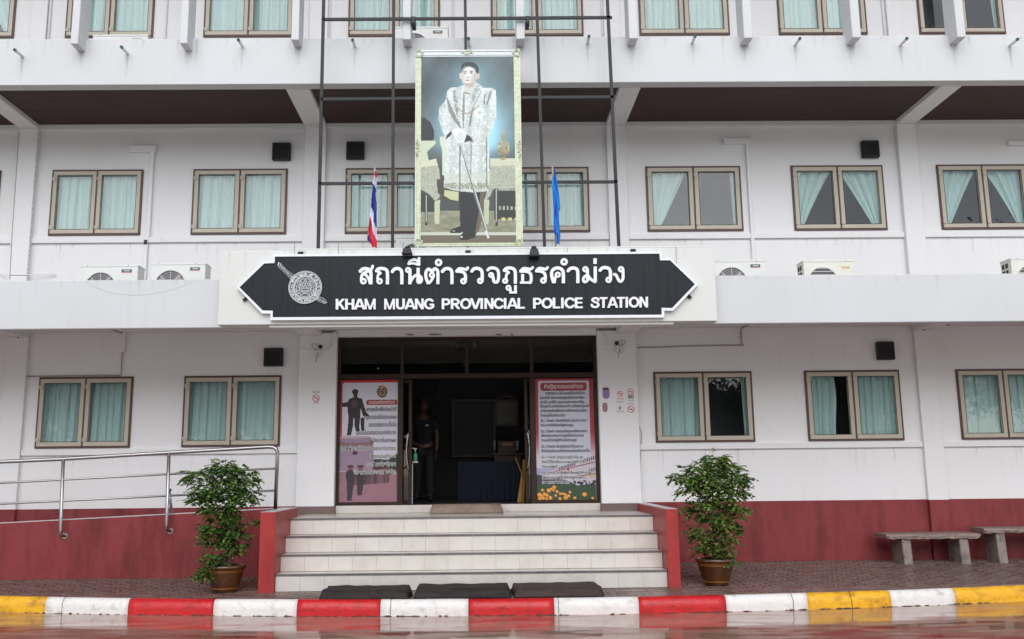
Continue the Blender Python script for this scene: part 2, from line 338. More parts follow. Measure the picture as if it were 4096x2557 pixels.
def march(D, xs, ys, tomap, y0, y1):
    """marching squares of D<0 with walls from y0 (front) to y1 (back); tomap(px,py)->(x,z)"""
    bm = B(); cache = {}
    def V(key, px, py):
        if key not in cache:
            x, z = tomap(px, py); cache[key] = (bm.verts.new((x, y0, z)), bm.verts.new((x, y1, z)))
        return cache[key]
    def node(i, j): return V(('n', i, j), xs[i], ys[j])
    def cut(i0, j0, i1, j1):
        if (i0, j0) > (i1, j1): i0, j0, i1, j1 = i1, j1, i0, j0
        a, b = D[j0, i0], D[j1, i1]; t = min(max(a/(a-b), .02), .98)
        return V(('e', i0, j0, i1, j1), xs[i0]+(xs[i1]-xs[i0])*t, ys[j0]+(ys[j1]-ys[j0])*t)
    ny, nx = D.shape
    for j in range(ny-1):
        for i in range(nx-1):
            c = [(i, j), (i+1, j), (i+1, j+1), (i, j+1)]; ins = [D[q[1], q[0]] < 0 for q in c]
            if not any(ins): continue
            if ins in ([True, False, True, False], [False, True, False, True]):
                pieces = []
                for k in range(4):
                    if ins[k]:
                        a, b_, c_ = c[k], c[(k+1) % 4], c[(k-1) % 4]; pieces.append([('in', node(*a)), ('ct', cut(*a, *b_)), ('ct', cut(*a, *c_))])
            else:
                pl = []
                for k in range(4):
                    a, b_ = c[k], c[(k+1) % 4]
                    if ins[k]: pl.append(('in', node(*a)))
                    if ins[k] != ins[(k+1) % 4]: pl.append(('ct', cut(*a, *b_)))
                pieces = [pl]
            for pl in pieces:
                if len(pl) < 3: continue
                try: bm.faces.new([q[1][0] for q in pl])
                except ValueError: pass
                n = len(pl)
                for k in range(n):
                    q, r = pl[k], pl[(k+1) % n]
                    if q[0] == 'ct' and r[0] == 'ct':
                        try: bm.faces.new((q[1][0], r[1][0], r[1][1], q[1][1]))
                        except ValueError: pass
    bmesh.ops.recalc_face_normals(bm, faces=bm.faces[:])
    return bm
def stroke_mesh(prims, x0, x1, y0, y1, h, tomap, yf, yb):
    xs = np.arange(x0, x1+h, h); ys = np.arange(y0, y1+h, h); X, Y = np.meshgrid(xs, ys)
    return march(sdf_strokes(prims, X, Y), xs, ys, tomap, yf, yb)

# ------------------------------------------------------------------ painting of flat prints (posters, banners, flags) into a colour attribute
def vnoise(X, Y, s, seed=0, oct=3):
    out = np.zeros(X.shape); amp = 1; tot = 0
    for o in range(oct):
        rs = np.random.RandomState(seed+o); g = rs.rand(64, 64)
        x, y = X*s*2**o, Y*s*2**o; xi, yi = np.floor(x).astype(int), np.floor(y).astype(int); fx, fy = x-xi, y-yi
        fx, fy = fx*fx*(3-2*fx), fy*fy*(3-2*fy)
        a, b, c, d = g[yi % 64, xi % 64], g[yi % 64, (xi+1) % 64], g[(yi+1) % 64, xi % 64], g[(yi+1) % 64, (xi+1) % 64]
        out += amp*((a*(1-fx)+b*fx)*(1-fy)+(c*(1-fx)+d*fx)*fy); tot += amp; amp *= .55
    return out/tot
def inpoly(X, Y, poly):
    r = np.zeros(X.shape, bool); n = len(poly)
    for i in range(n):
        x0, y0 = poly[i]; x1, y1 = poly[(i+1) % n]
        if y0 == y1: continue
        c = ((y0 > Y) != (y1 > Y)) & (X < (x1-x0)*(Y-y0)/(y1-y0)+x0); r ^= c
    return r
def inell(X, Y, cx, cy, rx, ry, rot=0):
    c, s = math.cos(rot), math.sin(rot); x, y = (X-cx)*c+(Y-cy)*s, -(X-cx)*s+(Y-cy)*c
    return (x/rx)**2+(y/ry)**2 < 1
def rr(X, Y, x0, y0, x1, y1, r):
    qx = np.abs(X-(x0+x1)/2)-((x1-x0)/2-r); qy = np.abs(Y-(y0+y1)/2)-((y1-y0)/2-r)
    return np.hypot(np.maximum(qx, 0), np.maximum(qy, 0))+np.minimum(np.maximum(qx, qy), 0) < r
def put(C, mask, col, a=1.0):
    col = np.array(col, float)
    if col.ndim == 1: col = np.broadcast_to(col, C.shape)
    a = np.asarray(a)*mask.astype(float); C[:] = C*(1-a[..., None])+col*a[..., None]
def tolin(C):
    C = np.clip(C/255., 0, 1); return np.where(C <= .04045, C/12.92, ((C+.055)/1.055)**2.4)
def paint_grid(name, parent, m, posfn, xs, ys, C, label=None):
    """posfn(X,Y)->(x,y,z) arrays; C srgb 0..255 per grid vertex"""
    X, Y = np.meshgrid(xs, ys); x, y, z = posfn(X, Y); ny, nx = X.shape
    V = np.stack([x, y, z], -1).reshape(-1, 3)
    idx = np.arange(nx*ny).reshape(ny, nx)
    F = np.stack([idx[:-1, :-1], idx[1:, :-1], idx[1:, 1:], idx[:-1, 1:]], -1).reshape(-1, 4)
    me = bpy.data.meshes.new(name); me.vertices.add(len(V)); me.vertices.foreach_set('co', V.astype(np.float32).ravel())
    me.loops.add(len(F)*4); me.loops.foreach_set('vertex_index', F.astype(np.int32).ravel())
    me.polygons.add(len(F)); me.polygons.foreach_set('loop_start', np.arange(0, len(F)*4, 4, dtype=np.int32))
    me.update(calc_edges=True); me.validate()
    at = me.color_attributes.new('print', 'FLOAT_COLOR', 'POINT')
    c4 = np.ones((nx*ny, 4), np.float32); c4[:, :3] = tolin(C).reshape(-1, 3); at.data.foreach_set('color', c4.ravel())
    for p in me.polygons: p.use_smooth = True
    return mobj(name, me, m, parent, label=label)
def text_mesh(name, body, x, z, y, size, m, parent, align='LEFT', width=None, bold=0, ext=0.0008):
    c = bpy.data.curves.new(name, 'FONT'); c.body = body; c.size = size; c.align_x = align; c.offset = bold; c.extrude = ext; c.resolution_u = 3
    o = bpy.data.objects.new(name, c); COL.objects.link(o)
    dg = bpy.context.evaluated_depsgraph_get(); dg.update()
    me = bpy.data.meshes.new_from_object(o.evaluated_get(dg)); bpy.data.objects.remove(o); me.name = name
    n = len(me.vertices); co = np.empty(n*3, np.float32); me.vertices.foreach_get('co', co); co = co.reshape(-1, 3)
    if width and n:
        w = co[:, 0].max()-co[:, 0].min(); co[:, 0] *= width/w
    out = np.stack([co[:, 0], -co[:, 2], co[:, 1]], -1); me.vertices.foreach_set('co', out.astype(np.float32).ravel()); me.materials.clear()
    me.update()
    return mobj(name, me, m, parent, (x, y, z))

# ================================================================== GROUND
def kerb_y(x): return -3.43+.0198*(x-.8)**2
def pave_z(x, y): return max(0., .042*(y+2.4))
bm = B()
def slab(bm, pts, z):
    bm.faces.new([bm.verts.new((x, y, z)) for x, y in pts])
# road sheet, subdivided near the building
slab(bm, [(-300, -6.2), (300, -6.2), (300, 60), (-300, 60)], -.165)
obj('road', bm, m_road, kind='structure')
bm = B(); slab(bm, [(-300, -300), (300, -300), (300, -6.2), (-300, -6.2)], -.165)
obj('unseen_bounce_ground', bm, mat('pale_bounce_ground', (.52, .49, .445), .45, col2=(.44, .41, .375), vscale=.8, var=.12, rvar=.2), kind='structure')  # unseen ground, made pale to bounce fill light up under the ledges
# pavement bedding between kerb and wall
bm = B(); N = 60
xs = [-12+26*i/N for i in range(N+1)]; ysf = lambda x: [kerb_y(x)+.02, -2.4, -1.05, .05]
V = [[bm.verts.new((x, y, pave_z(x, y)-.014)) for y in ysf(x)] for x in xs]
for i in range(N):
    for j in range(3): bm.faces.new((V[i][j], V[i+1][j], V[i+1][j+1], V[i][j+1]))
pavement = obj('pavement', bm, m_joint, kind='structure')
# pavers
def paver_mesh(mn):
    b = B(); box(b, -.0955, .0955, -.0455, .0455, -.03, 0); 
    top = [e for e in b.edges if all(v.co.z > -.001 for v in e.verts)]
    bmesh.ops.bevel(b, geom=top, offset=.005, segments=1, affect='EDGES')
    me = bpy.data.meshes.new(mn); b.to_mesh(me); b.free(); me.materials.append(m_paver); return me
pm = paver_mesh('paver')
spots = []
row = 0; y = -3.6
while y < .02:
    x = -9+(row % 2)*.1
    while x < 11.5:
        if y > kerb_y(x)+.07 and not (-2.62 < x < 2.68 and y > -2.36) and not (x < -2.4 and y > -1.02) and y < -.03: spots.append((x, y))
        x += .2
    y += .1; row += 1
def visible_size(p):
    x, y = p
    u = 2048+3990*(x-.2)/(y+15.3)
    if u < -60 or u > 4150: return 1e6
    if -2.0 < x < 2.0 and y < -2.35: return 500+abs(y)
    return y
spots.sort(key=visible_size)
near, rest = spots[:300], spots[300:]
for x, y in near:
    o = mobj('paver', pm, None, pavement, (x, y, pave_z(x, y)+random.uniform(-.003, .002))); o.rotation_euler = (random.uniform(-.014, .014), random.uniform(-.01, .01), random.uniform(-.02, .02))
bm = B()
for x, y in rest:
    z = pave_z(x, y)+random.uniform(-.003, .002); a = random.uniform(-.02, .02); t1, t2 = random.uniform(-.012, .012), random.uniform(-.01, .01)
    vs = []
    for (dx, dy, dz) in ((-.096, -.046, -.03), (.096, -.046, -.03), (.096, .046, -.03), (-.096, .046, -.03), (-.093, -.043, 0), (.093, -.043, 0), (.093, .043, 0), (-.093, .043, 0)):
        vs.append(bm.verts.new((x+dx-a*dy, y+dy+a*dx, z+dz+t1*dy+t2*dx)))
    for f in ((0, 1, 5, 4), (1, 2, 6, 5), (2, 3, 7, 6), (3, 0, 4, 7), (4, 5, 6, 7)): bm.faces.new([vs[i] for i in f])
obj('pavers_beyond', bm, m_paver, pavement, kind='stuff')

# kerb: painted stones, rounded front arris
kerb = thing('kerb', 'painted concrete kerb in red, white and yellow lengths along the wet road', 'kerb')
def on_kerb(u, v):
    x = 0
    for _ in range(6): x = A(u, v, kerb_y(x)-.035)[0]
    return x
kb = [on_kerb(u, v) for u, v in ((178, 2456), (510, 2461), (852, 2466), (1186, 2470), (1521, 2469), (1874, 2468), (2218, 2463), (2557, 2457), (2907, 2452), (3234, 2439), (3567, 2429), (3825, 2422))]
cols = [m_yellow, m_kwhite, m_red, m_kwhite, m_red, m_kwhite, m_red, m_kwhite, m_red, m_kwhite, m_yellow, m_kwhite, m_yellow]
edges = [kb[0]-1.05]+kb+[kb[-1]+1.05]
edges = [edges[0]-2.1, edges[0]-1.05]+edges+[edges[-1]+1.05, edges[-1]+2.1]; cols = [m_yellow, m_kwhite]+cols+[m_kwhite, m_yellow]
prof = [(.12, -.24), (.12, -.004), (.11, .008), (.05, .012), (.015, .004), (-.012, -.018), (-.03, -.06), (-.035, -.10), (-.038, -.24)]
for i in range(len(edges)-1):
    x0, x1 = edges[i], edges[i+1]; bm = B(); n = max(3, int((x1-x0)/.08)); rings = []
    for k in range(n+1):
        x = x0+(x1-x0)*k/n; g = .0012 if k in (0, n) else 0
        xx = x+(g if k == 0 else -g if k == n else 0)
        rings.append([bm.verts.new((xx, kerb_y(x)+a+mnoise.noise(Vector((x*3, i, a*20)))*.004, b+mnoise.noise(Vector((x*2.2, 9, a*9)))*.004)) for a, b in prof])
    for k in range(n):
        for j in range(len(prof)-1): bm.faces.new((rings[k][j], rings[k][j+1], rings[k+1][j+1], rings[k+1][j]))
    bm.faces.new(rings[0][::-1]); bm.faces.new(rings[-1]); bmesh.ops.recalc_face_normals(bm, faces=bm.faces[:])
    cn = {m_red: 'red', m_kwhite: 'white', m_yellow: 'yellow'}[cols[i]]
    obj('kerb_stone', bm, cols[i], kerb, smooth=True, label=cn+' painted length of kerb')

m_grime = mat('black_green_grime', (.055, .05, .035), .8, var=.4, vscale=30)
rs = random.Random(12)
for k, u in enumerate((248, 1562, 2235, 3175, 3410)):
    xk = on_kerb(u, 2445); bm = B(); tube(bm, [(xk+rs.uniform(-.004, .004), kerb_y(xk)+a-.0015, b+.001) for a, b in ((.10, .009), (.05, .012), (.015, .004), (-.012, -.018), (-.03, -.06), (-.036, -.10), (-.039, -.165))], .0035, 5)
    obj('casting_joint', bm, m_grime, kerb)
bm = B()
for k in range(150):
    xk = rs.uniform(-5.4, 6.4); w = rs.uniform(.01, .06); h = rs.uniform(.003, .014); y = kerb_y(xk)-.0402
    pts = [(xk-w, -.165), (xk+w, -.165), (xk+w*.5, -.165+h*rs.uniform(.6, 1)), (xk-w*.2, -.165+h), (xk-w*.7, -.165+h*.5)]
    a = [bm.verts.new((px_, kerb_y(px_)-.0405, pz_)) for px_, pz_ in pts]; bm.faces.new(a)
o = obj('kerb_foot_grime', bm, m_grime, kerb, kind='stuff')

# ================================================================== BUILDING
bld = thing('police_station', 'white three storey police station with maroon plinth and deep overhanging ledges', 'building')
WIN = {}   # (floor, col) -> (x0, x1)
def colx(l, r): return (l, r)
Z1, Z2, Z3 = (1.850, 2.925), (5.143, 6.212), (8.452, 9.55)
WIN.update({(1, 'a'): (-6.545, -5.118), (1, 'b'): (-4.343, -2.862), (1, 'e'): (2.838, 4.352), (1, 'f'): (5.165, 6.635), (1, 'g'): (7.515, 8.95), (1, 'z'): (-8.85, -7.4)})
WIN.update({(2, 'a'): (-6.58, -5.145), (2, 'b'): (-4.355, -2.86), (2, 'c'): (-1.94, -.45), (2, 'd'): (.44, 1.93), (2, 'e'): (2.838, 4.36), (2, 'f'): (5.17, 6.65), (2, 'g'): (7.515, 8.96), (2, 'z'): (-8.86, -7.39)})
WIN.update({(3, 'z'): (-8.84, -7.377), (3, 'a'): (-6.547, -5.119), (3, 'b'): (-4.302, -2.84), (3, 'c'): (-1.942, -.44), (3, 'd'): (.394, 1.913), (3, 'e'): (2.832, 4.321), (3, 'f'): (5.128, 6.595), (3, 'g'): (7.455, 8.887)})
DOORX, DOORZ = (-2.024, 1.984), (.962, 3.50)
XL, XR = -9.6, 11.6
def wall_grid(x0, x1, z0, z1, holes, y0, y1, name, m, parent):
    xs = sorted({x0, x1}|{h[i] for h in holes for i in (0, 1)}); zs = sorted({z0, z1}|{h[i] for h in holes for i in (2, 3)})
    bm = B(); nx, nz = len(xs)-1, len(zs)-1
    def solid(i, j):
        if i < 0 or j < 0 or i >= nx or j >= nz: return False
        cx, cz = (xs[i]+xs[i+1])/2, (zs[j]+zs[j+1])/2
        return not any(h[0] < cx < h[1] and h[2] < cz < h[3] for h in holes)
    vc = {}
    def V(i, j, y):
        k = (i, j, y)
        if k not in vc: vc[k] = bm.verts.new((xs[i], y, zs[j]))
        return vc[k]
    for i in range(nx):
        for j in range(nz):
            if not solid(i, j): continue
            bm.faces.new((V(i, j, y0), V(i+1, j, y0), V(i+1, j+1, y0), V(i, j+1, y0)))
            bm.faces.new((V(i, j, y1), V(i, j+1, y1), V(i+1, j+1, y1), V(i+1, j, y1)))
            for di, dj, a, b in ((-1, 0, (i, j), (i, j+1)), (1, 0, (i+1, j+1), (i+1, j)), (0, -1, (i+1, j), (i, j)), (0, 1, (i, j+1), (i+1, j+1))):
                if not solid(i+di, j+dj): bm.faces.new((V(*a, y0), V(*b, y0), V(*b, y1), V(*a, y1)))
    bmesh.ops.recalc_face_normals(bm, faces=bm.faces[:])
    return obj(name, bm, m, parent)
holes = []
for (fl, c), (a, b) in WIN.items():
    z = {1: Z1, 2: Z2, 3: Z3}[fl]; holes.append((a+.01, b-.01, z[0]+.01, z[1]-.01))
holes.append((DOORX[0], DOORX[1], DOORZ[0]-.0, DOORZ[1]))
wall_grid(XL, XR, -.3, 11.0, holes, 0, .16, 'wall', m_wall, bld)
# plinth paint zone
obj('plinth', bx(XL, -2.62, -.022, .004, -.3, .958, .003), m_maroon, bld); obj('plinth', bx(2.66, XR, -.022, .004, -.3, .968, .003), m_maroon, bld)
# pilasters
PIL = [(-7.118, -6.822), (-2.590, -2.252), (2.225, 2.53), (6.90, 7.205), (11.3, 11.6)]
for i, (a, b) in enumerate(PIL):
    if a < -3 or a > 5:
        obj('pilaster', bx(a if i else -7.06, b if i else -6.735, -.07, .002, .0, 3.6, .006), m_wall, bld)
        obj('pilaster_foot', bx((a if i else -7.06)-.004, (b if i else -6.735)+.004, -.095, -.02, -.3, .962, .006), m_maroon, bld)
    obj('pilaster', bx(a, b, -.10, .002, 3.6, 6.875, .006), m_wall, bld)
    obj('pilaster', bx(a+.02, b-.02, -.06, .002, 7.0, 10.9, .006), m_wall, bld)
# entrance pillars
for (a, b, t) in ((-2.585, -2.014, 'L'), (1.975, 2.575, 'R')):
    obj('entrance_pillar', bx(a, b, -.12, .03, .955, 3.56, .008), m_wall, bld)
    obj('skirting', bx(a-.012, b+.012, -.135, .0, .80, .953, .004), m_base, bld)
# lintel over the door with its projecting band
obj('lintel', bx(-2.012, 1.973, -.09, .03, 3.502, 3.60, .005), m_wall, bld)
# sill bands
for z, segs in ((1.745, ((-6.73, -2.59), (2.58, 6.895), (7.21, 11.3), (-9.6, -7.065))), (5.018, ((-9.6, -7.12), (-6.82, -2.592), (-2.25, 2.223), (2.532, 6.898), (7.207, 11.3)))):
    for a, b in segs: obj('sill_band', bx(a, b, -.045, .001, z, z+.085, .004), m_wall, bld)
# lower ledge: slab, soffit and parapet
obj('ledge_soffit', bx(XL, XR, -2.02, -.001, 3.60, 3.78), m_wall, bld)
obj('ledge_screed', bx(XL, XR, -2.0, -.002, 3.781, 3.79), m_concrete, bld)
obj('ledge_parapet', bx(XL, XR, -2.12, -2.00, 3.362, 4.020, .01), m_fascia, bld)
for a, b in ((-2.56, -2.25), (2.27, 2.575)): obj('beam', bx(a, b, -2.0, -.121, 3.515, 3.601, .004), m_wall, bld)
obj('beam', bx(-7.06, -6.75, -2.0, -.071, 3.53, 3.601, .004), m_wall, bld); obj('beam', bx(6.88, 7.19, -2.0, -.071, 3.53, 3.601, .004), m_wall, bld)
# sign block (portico head)
blk = B(); box(blk, -3.268, 3.322, -2.30, -1.995, 3.374, 4.372, .012); box(blk, -2.49, 3.30, -2.296, -2.10, 4.371, 4.396, .006)
obj('sign_block', blk, m_block, bld)
obj('drip_band', bx(-2.6, 2.75, -2.262, -2.10, 3.338, 3.376, .006), m_block, bld)
# upper ledge
obj('upper_parapet', bx(XL, XR, -1.89, -1.68, 6.882, 7.575, .012), m_fascia, bld)
obj('upper_slab', bx(XL, XR, -1.70, -.001, 7.02, 7.22), m_wall, bld)
obj('ledge_screed', bx(XL, XR, -1.68, -.002, 7.221, 7.23), m_concrete, bld)
for a, b in PIL: obj('beam', bx(a, b, -1.682, -.001, 6.876, 7.021, .006), m_wall, bld)
obj('wall_beam', bx(XL, XR, -.07, .001, 6.872, 7.0, .005), m_wall, bld)
bays = [(XL, -7.12)]+[(PIL[i][1]+.001, PIL[i+1][0]-.001) for i in range(4)]
for a, b in bays:
    bm = B(); n = 16; w = (1.68-.07)/n
    for k in range(n): box(bm, a, b, -.072-(k+1)*w+.005, -.072-k*w-.001, 6.945, 6.985)
    obj('soffit_boards', bm, m_wood, bld)
obj('roof_overhang', bx(XL, XR, -2.5, .3, 10.9, 11.1), m_wall, bld)
# fins
FIN = [(-5.526, -5.418), (-4.004, -3.896), (-2.444, -2.336), (-.882, -.765), (.722, .840), (2.315, 2.440), (3.942, 4.068), (5.480, 5.606), (6.975, 7.100), (-7.10, -6.98), (8.5, 8.62)]
for a, b in FIN:
    obj('fin', bx(a, b, -2.15, -1.80, 7.385 if a < -3 else 7.43, 10.9, .008), m_fascia, bld)
# drain spouts on the upper parapet
for r, b_, t_ in ((1, (160, 400), (115, 360)), (1, (905, 380), (873, 345)), (1, (1720, 330), (1700, 297)), (2, (95, 330), (78, 272)), (2, (905, 320), (905, 268)), (2, (1745, 305), (1760, 250)), (3, (65, 303), (88, 262)), (3, (795, 320), (828, 280)), (3, (1542, 320), (1598, 265)), (3, (2315, 325), (2378, 270))):
    X, Z = Rg(r, b_[0], b_[1], -1.89)
    bm = B(); tube(bm, [(X, -1.86, Z), (X-.005, -2.12, Z-.005)], .021, 12, cap=False); tube(bm, [(X, -2.12, Z-.005), (X, -1.88, Z)], .017, 12, cap=False)
    s = obj('drain_spout', bm, m_pvc, bld, smooth=True)
    bm = B(); ring_y(bm, X-.005, Z-.005, .015, .0235, -2.128, -2.108, 14); obj('spout_rim', bm, m_teal, s)
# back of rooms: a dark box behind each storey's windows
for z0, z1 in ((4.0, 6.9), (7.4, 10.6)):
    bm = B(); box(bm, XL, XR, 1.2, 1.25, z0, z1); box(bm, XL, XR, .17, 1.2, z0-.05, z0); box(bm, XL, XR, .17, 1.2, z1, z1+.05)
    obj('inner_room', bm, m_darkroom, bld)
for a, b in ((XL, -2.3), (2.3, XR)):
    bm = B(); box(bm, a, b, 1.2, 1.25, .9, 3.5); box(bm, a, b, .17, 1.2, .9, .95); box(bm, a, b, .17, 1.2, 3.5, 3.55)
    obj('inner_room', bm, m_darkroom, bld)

# ---------------- windows
WN = 1.49
def curtain_mesh(x0, x1, zt, zb, shape, seed):
    """hanging cloth with folds; shape: full / left (swept to the left) / right / partl / partr / stripr"""
    rs = random.Random(seed); bm = B(); nx, nz = 64, 14; w = x1-x0
    ph = [rs.uniform(0, 6.28) for _ in range(4)]; f0 = rs.uniform(5, 9.5)
    rows = []
    for j in range(nz+1):
        t = j/nz; z = zt+(zb-zt)*t
        if shape == 'full': a, b = 0, 1
        elif shape == 'left': a, b = 0, .98-(.80*t**.9)
        elif shape == 'right': a, b = .02+(.80*t**.9), 1
        elif shape == 'leftw': a, b = 0, .9-.66*t**1.05
        elif shape == 'partl': a, b = 0, .66+.03*math.sin(t*5)
        elif shape == 'partr': a, b = .1, 1
        elif shape == 'stripr': a, b = .84+.05*t, 1
        elif shape == 'stripl': a, b = 0, .14
        r = []
        for i in range(nx+1):
            s = i/nx; x = x0+w*(a+(b-a)*s)
            q = s*(f0 if shape in ('full', 'partl', 'partr') else 5)
            amp = .026*(1 if shape in ('full', 'partl', 'partr') else (b-a)*.8+.25)
            y = amp*(math.sin(q*6.28*.5+ph[0]+.4*math.sin(t*3+ph[1]))+.5*math.sin(q*6.28*1.27+ph[2]+t*.6)+.25*math.sin(q*6.28*2.9+ph[3]))
            r.append(bm.verts.new((x+.008*math.sin(q*5+t*2+ph[1]), y, z)))
        rows.append(r)
    for j in range(nz):
        for i in range(nx): bm.faces.new((rows[j][i], rows[j+1][i], rows[j+1][i+1], rows[j][i+1]))
    me = bpy.data.meshes.new('curtain'); bm.to_mesh(me); bm.free(); me.materials.append(m_curtain)
    for p in me.polygons: p.use_smooth = True
    return me
def frame_bm(x0, x1, z0, z1, t, y0, y1, bev=.003):
    bm = B()
    box(bm, x0, x1, y0, y1, z0, z0+t, bev); box(bm, x0, x1, y0, y1, z1-t, z1, bev)
    box(bm, x0, x0+t, y0+.0015, y1, z0+t, z1-t, bev); box(bm, x1-t, x1, y0+.0015, y1, z0+t, z1-t, bev); return bm
WH = 1.07; ft = .028; st = .066
fm = bpy.data.meshes.new('window'); b_ = frame_bm(0, WN, 0, WH, ft, -.026, .07); box(b_, WN/2-.012, WN/2+.012, -.024, .07, ft, WH-ft, .002); b_.to_mesh(fm); b_.free(); fm.materials.append(m_brown)
hw = (WN-2*ft-.024)/2
sm = bpy.data.meshes.new('sash'); b_ = frame_bm(.002, hw-.002, 0.002, WH-2*ft-.002, st, -.036, .03); b_.to_mesh(sm); b_.free(); sm.materials.append(m_beige)
gm = bpy.data.meshes.new('pane'); b_ = B(); box(b_, st, hw-st, -.004, .0, st, WH-2*ft-st); b_.to_mesh(gm); b_.free(); gm.materials.append(m_glass)
hm = bpy.data.meshes.new('hinge'); b_ = B()
box(b_, -.014, .03, -.052, -.034, -.028, .028, .003); box(b_, -.02, -.006, -.058, -.03, -.02, .034, .002); b_.to_mesh(hm); b_.free(); hm.materials.append(m_beige)
gk = bpy.data.meshes.new('gasket'); b_ = frame_bm(st-.002, hw-st+.002, st-.002, WH-2*ft-st+.002, .008, -.038, -.033, 0); b_.to_mesh(gk); b_.free(); gk.materials.append(m_black)
CUR = {(2, 'e'): ('leftw', 'stripr'), (2, 'f'): ('left', 'right'), (2, 'g'): ('left', 'right'), (1, 'e'): ('full', 'stripr'), (1, 'f'): ('partl', 'full'), (1, 'g'): ('full', 'full'), (3, 'z'): ('left', 'right'), (3, 'g'): ('stripl', 'stripr'), (3, 'f'): ('full', 'full')}
cache = {}
for n_, ((fl, c), (a, b)) in enumerate(sorted(WIN.items())):
    z = {1: Z1, 2: Z2, 3: Z3}[fl]
    w = mobj('window', fm, None, bld, (a, 0, z[0])); w.scale = ((b-a)/WN, 1, (z[1]-z[0])/WH)
    shp = CUR.get((fl, c), ('full', 'full'))
    for k in (0, 1):
        ox = ft+k*(hw+.024)
        mobj('sash', sm, None, w, (ox, 0, ft)); mobj('pane', gm, None, w, (ox, 0, ft)); mobj('gasket', gk, None, w, (ox, 0, ft))
        for hz in (.12, WH-.16): mobj('hinge', hm, None, w, (ox+.012, 0, hz))
        key = (shp[k], n_, k)
        if key not in cache: cache[key] = curtain_mesh(.02, hw-.02, WH-ft-.03, ft+.03, shp[k], n_*3+k)
        mobj('curtain', cache[key], None, w, (ox, .075+random.uniform(0, .015), 0))

# ---------------- entrance door
DY = .05
dfr = B()
box(dfr, DOORX[0], DOORX[1], DY-.04, DY+.07, DOORZ[1]-.045, DOORZ[1]-.002, .003)
box(dfr, DOORX[0]+.002, DOORX[0]+.062, DY-.038, DY+.07, DOORZ[0]+.0, DOORZ[1]-.045, .003)
box(dfr, DOORX[1]-.062, DOORX[1]-.002, DY-.038, DY+.07, DOORZ[0]+.0, DOORZ[1]-.045, .003)
box(dfr, DOORX[0]+.062, DOORX[1]-.062, DY-.045, DY+.07, 2.858, 2.932, .004)
box(dfr, DOORX[0]+.062, -1.0, DY-.036, DY+.05, DOORZ[0]+.002, DOORZ[0]+.05, .003); box(dfr, .935, DOORX[1]-.062, DY-.036, DY+.05, DOORZ[0]+.002, DOORZ[0]+.05, .003)
for x in (-1.025, -.028, .972): box(dfr, x-.025, x+.025, DY-.03, DY+.06, 2.932, DOORZ[1]-.045, .002)
for x in (-1.045, .975): box(dfr, x-.042, x+.038, DY-.04, DY+.07, DOORZ[0]+.05, 2.858, .003)
door = obj('door_frame', dfr, m_door, bld)
for a, b in ((-1.962, -1.05), (-1.0, -.053), (-.003, .947), (.997, 1.922)): obj('transom_pane', bx(a, b, DY-.002, DY+.004, 2.932, DOORZ[1]-.045), m_darkglass, door)
for a, b in ((-1.962, -1.087), (1.013, 1.922)): obj('side_pane', bx(a, b, DY+.006, DY+.012, DOORZ[0]+.05, 2.858), m_darkglass, door)
for sgn, (a, b, sx) in enumerate(((-1.9, -.876, -.906), (.852, 1.88, .875))):
    lf = B(); z0, z1 = DOORZ[0]+.012, 2.85
    sa, sb = (b-.052, b) if sgn == 0 else (a, a+.05)
    box(lf, sa, sb, DY+.074, DY+.114, z0, z1, .003)
    o_a, o_b = (a, a+.05) if sgn == 0 else (b-.05, b)
    box(lf, o_a, o_b, DY+.074, DY+.114, z0, z1, .003); box(lf, min(sb, o_b), max(sa, o_a), DY+.076, DY+.112, z0, z0+.06, .002); box(lf, min(sb, o_b), max(sa, o_a), DY+.076, DY+.112, z1-.05, z1, .002)
    leaf = obj('door_leaf', lf, m_door, bld)
    obj('pane', bx(min(sb, o_b), max(sa, o_a), DY+.09, DY+.096, z0+.06, z1-.05), m_darkglass, leaf)
    cx = -.912 if sgn == 0 else .878; d = -.036 if sgn == 0 else .036
    pts = spline([(cx+.012*(1 if sgn == 0 else -1), DY+.07, 2.04), (cx+d*.4, DY+.005, 2.02), (cx+d, DY-.01, 1.85), (cx+d, DY-.01, 1.68), (cx+d*.35, DY+.005, 1.50), (cx+.012*(1 if sgn == 0 else -1), DY+.07, 1.47)], 5)
    bm = B(); tube(bm, pts, .011, 8); obj('handle', bm, m_steel, leaf, smooth=True)
# entrance hall interior
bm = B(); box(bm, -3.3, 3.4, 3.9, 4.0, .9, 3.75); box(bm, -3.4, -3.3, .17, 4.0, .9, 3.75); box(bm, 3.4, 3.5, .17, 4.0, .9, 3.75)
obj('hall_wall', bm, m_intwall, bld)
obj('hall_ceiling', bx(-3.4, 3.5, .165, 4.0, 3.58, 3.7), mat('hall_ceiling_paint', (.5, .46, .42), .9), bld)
obj('hall_floor', bx(-3.3, 3.4, .0, 3.9, .85, .962), m_intfloor, bld)

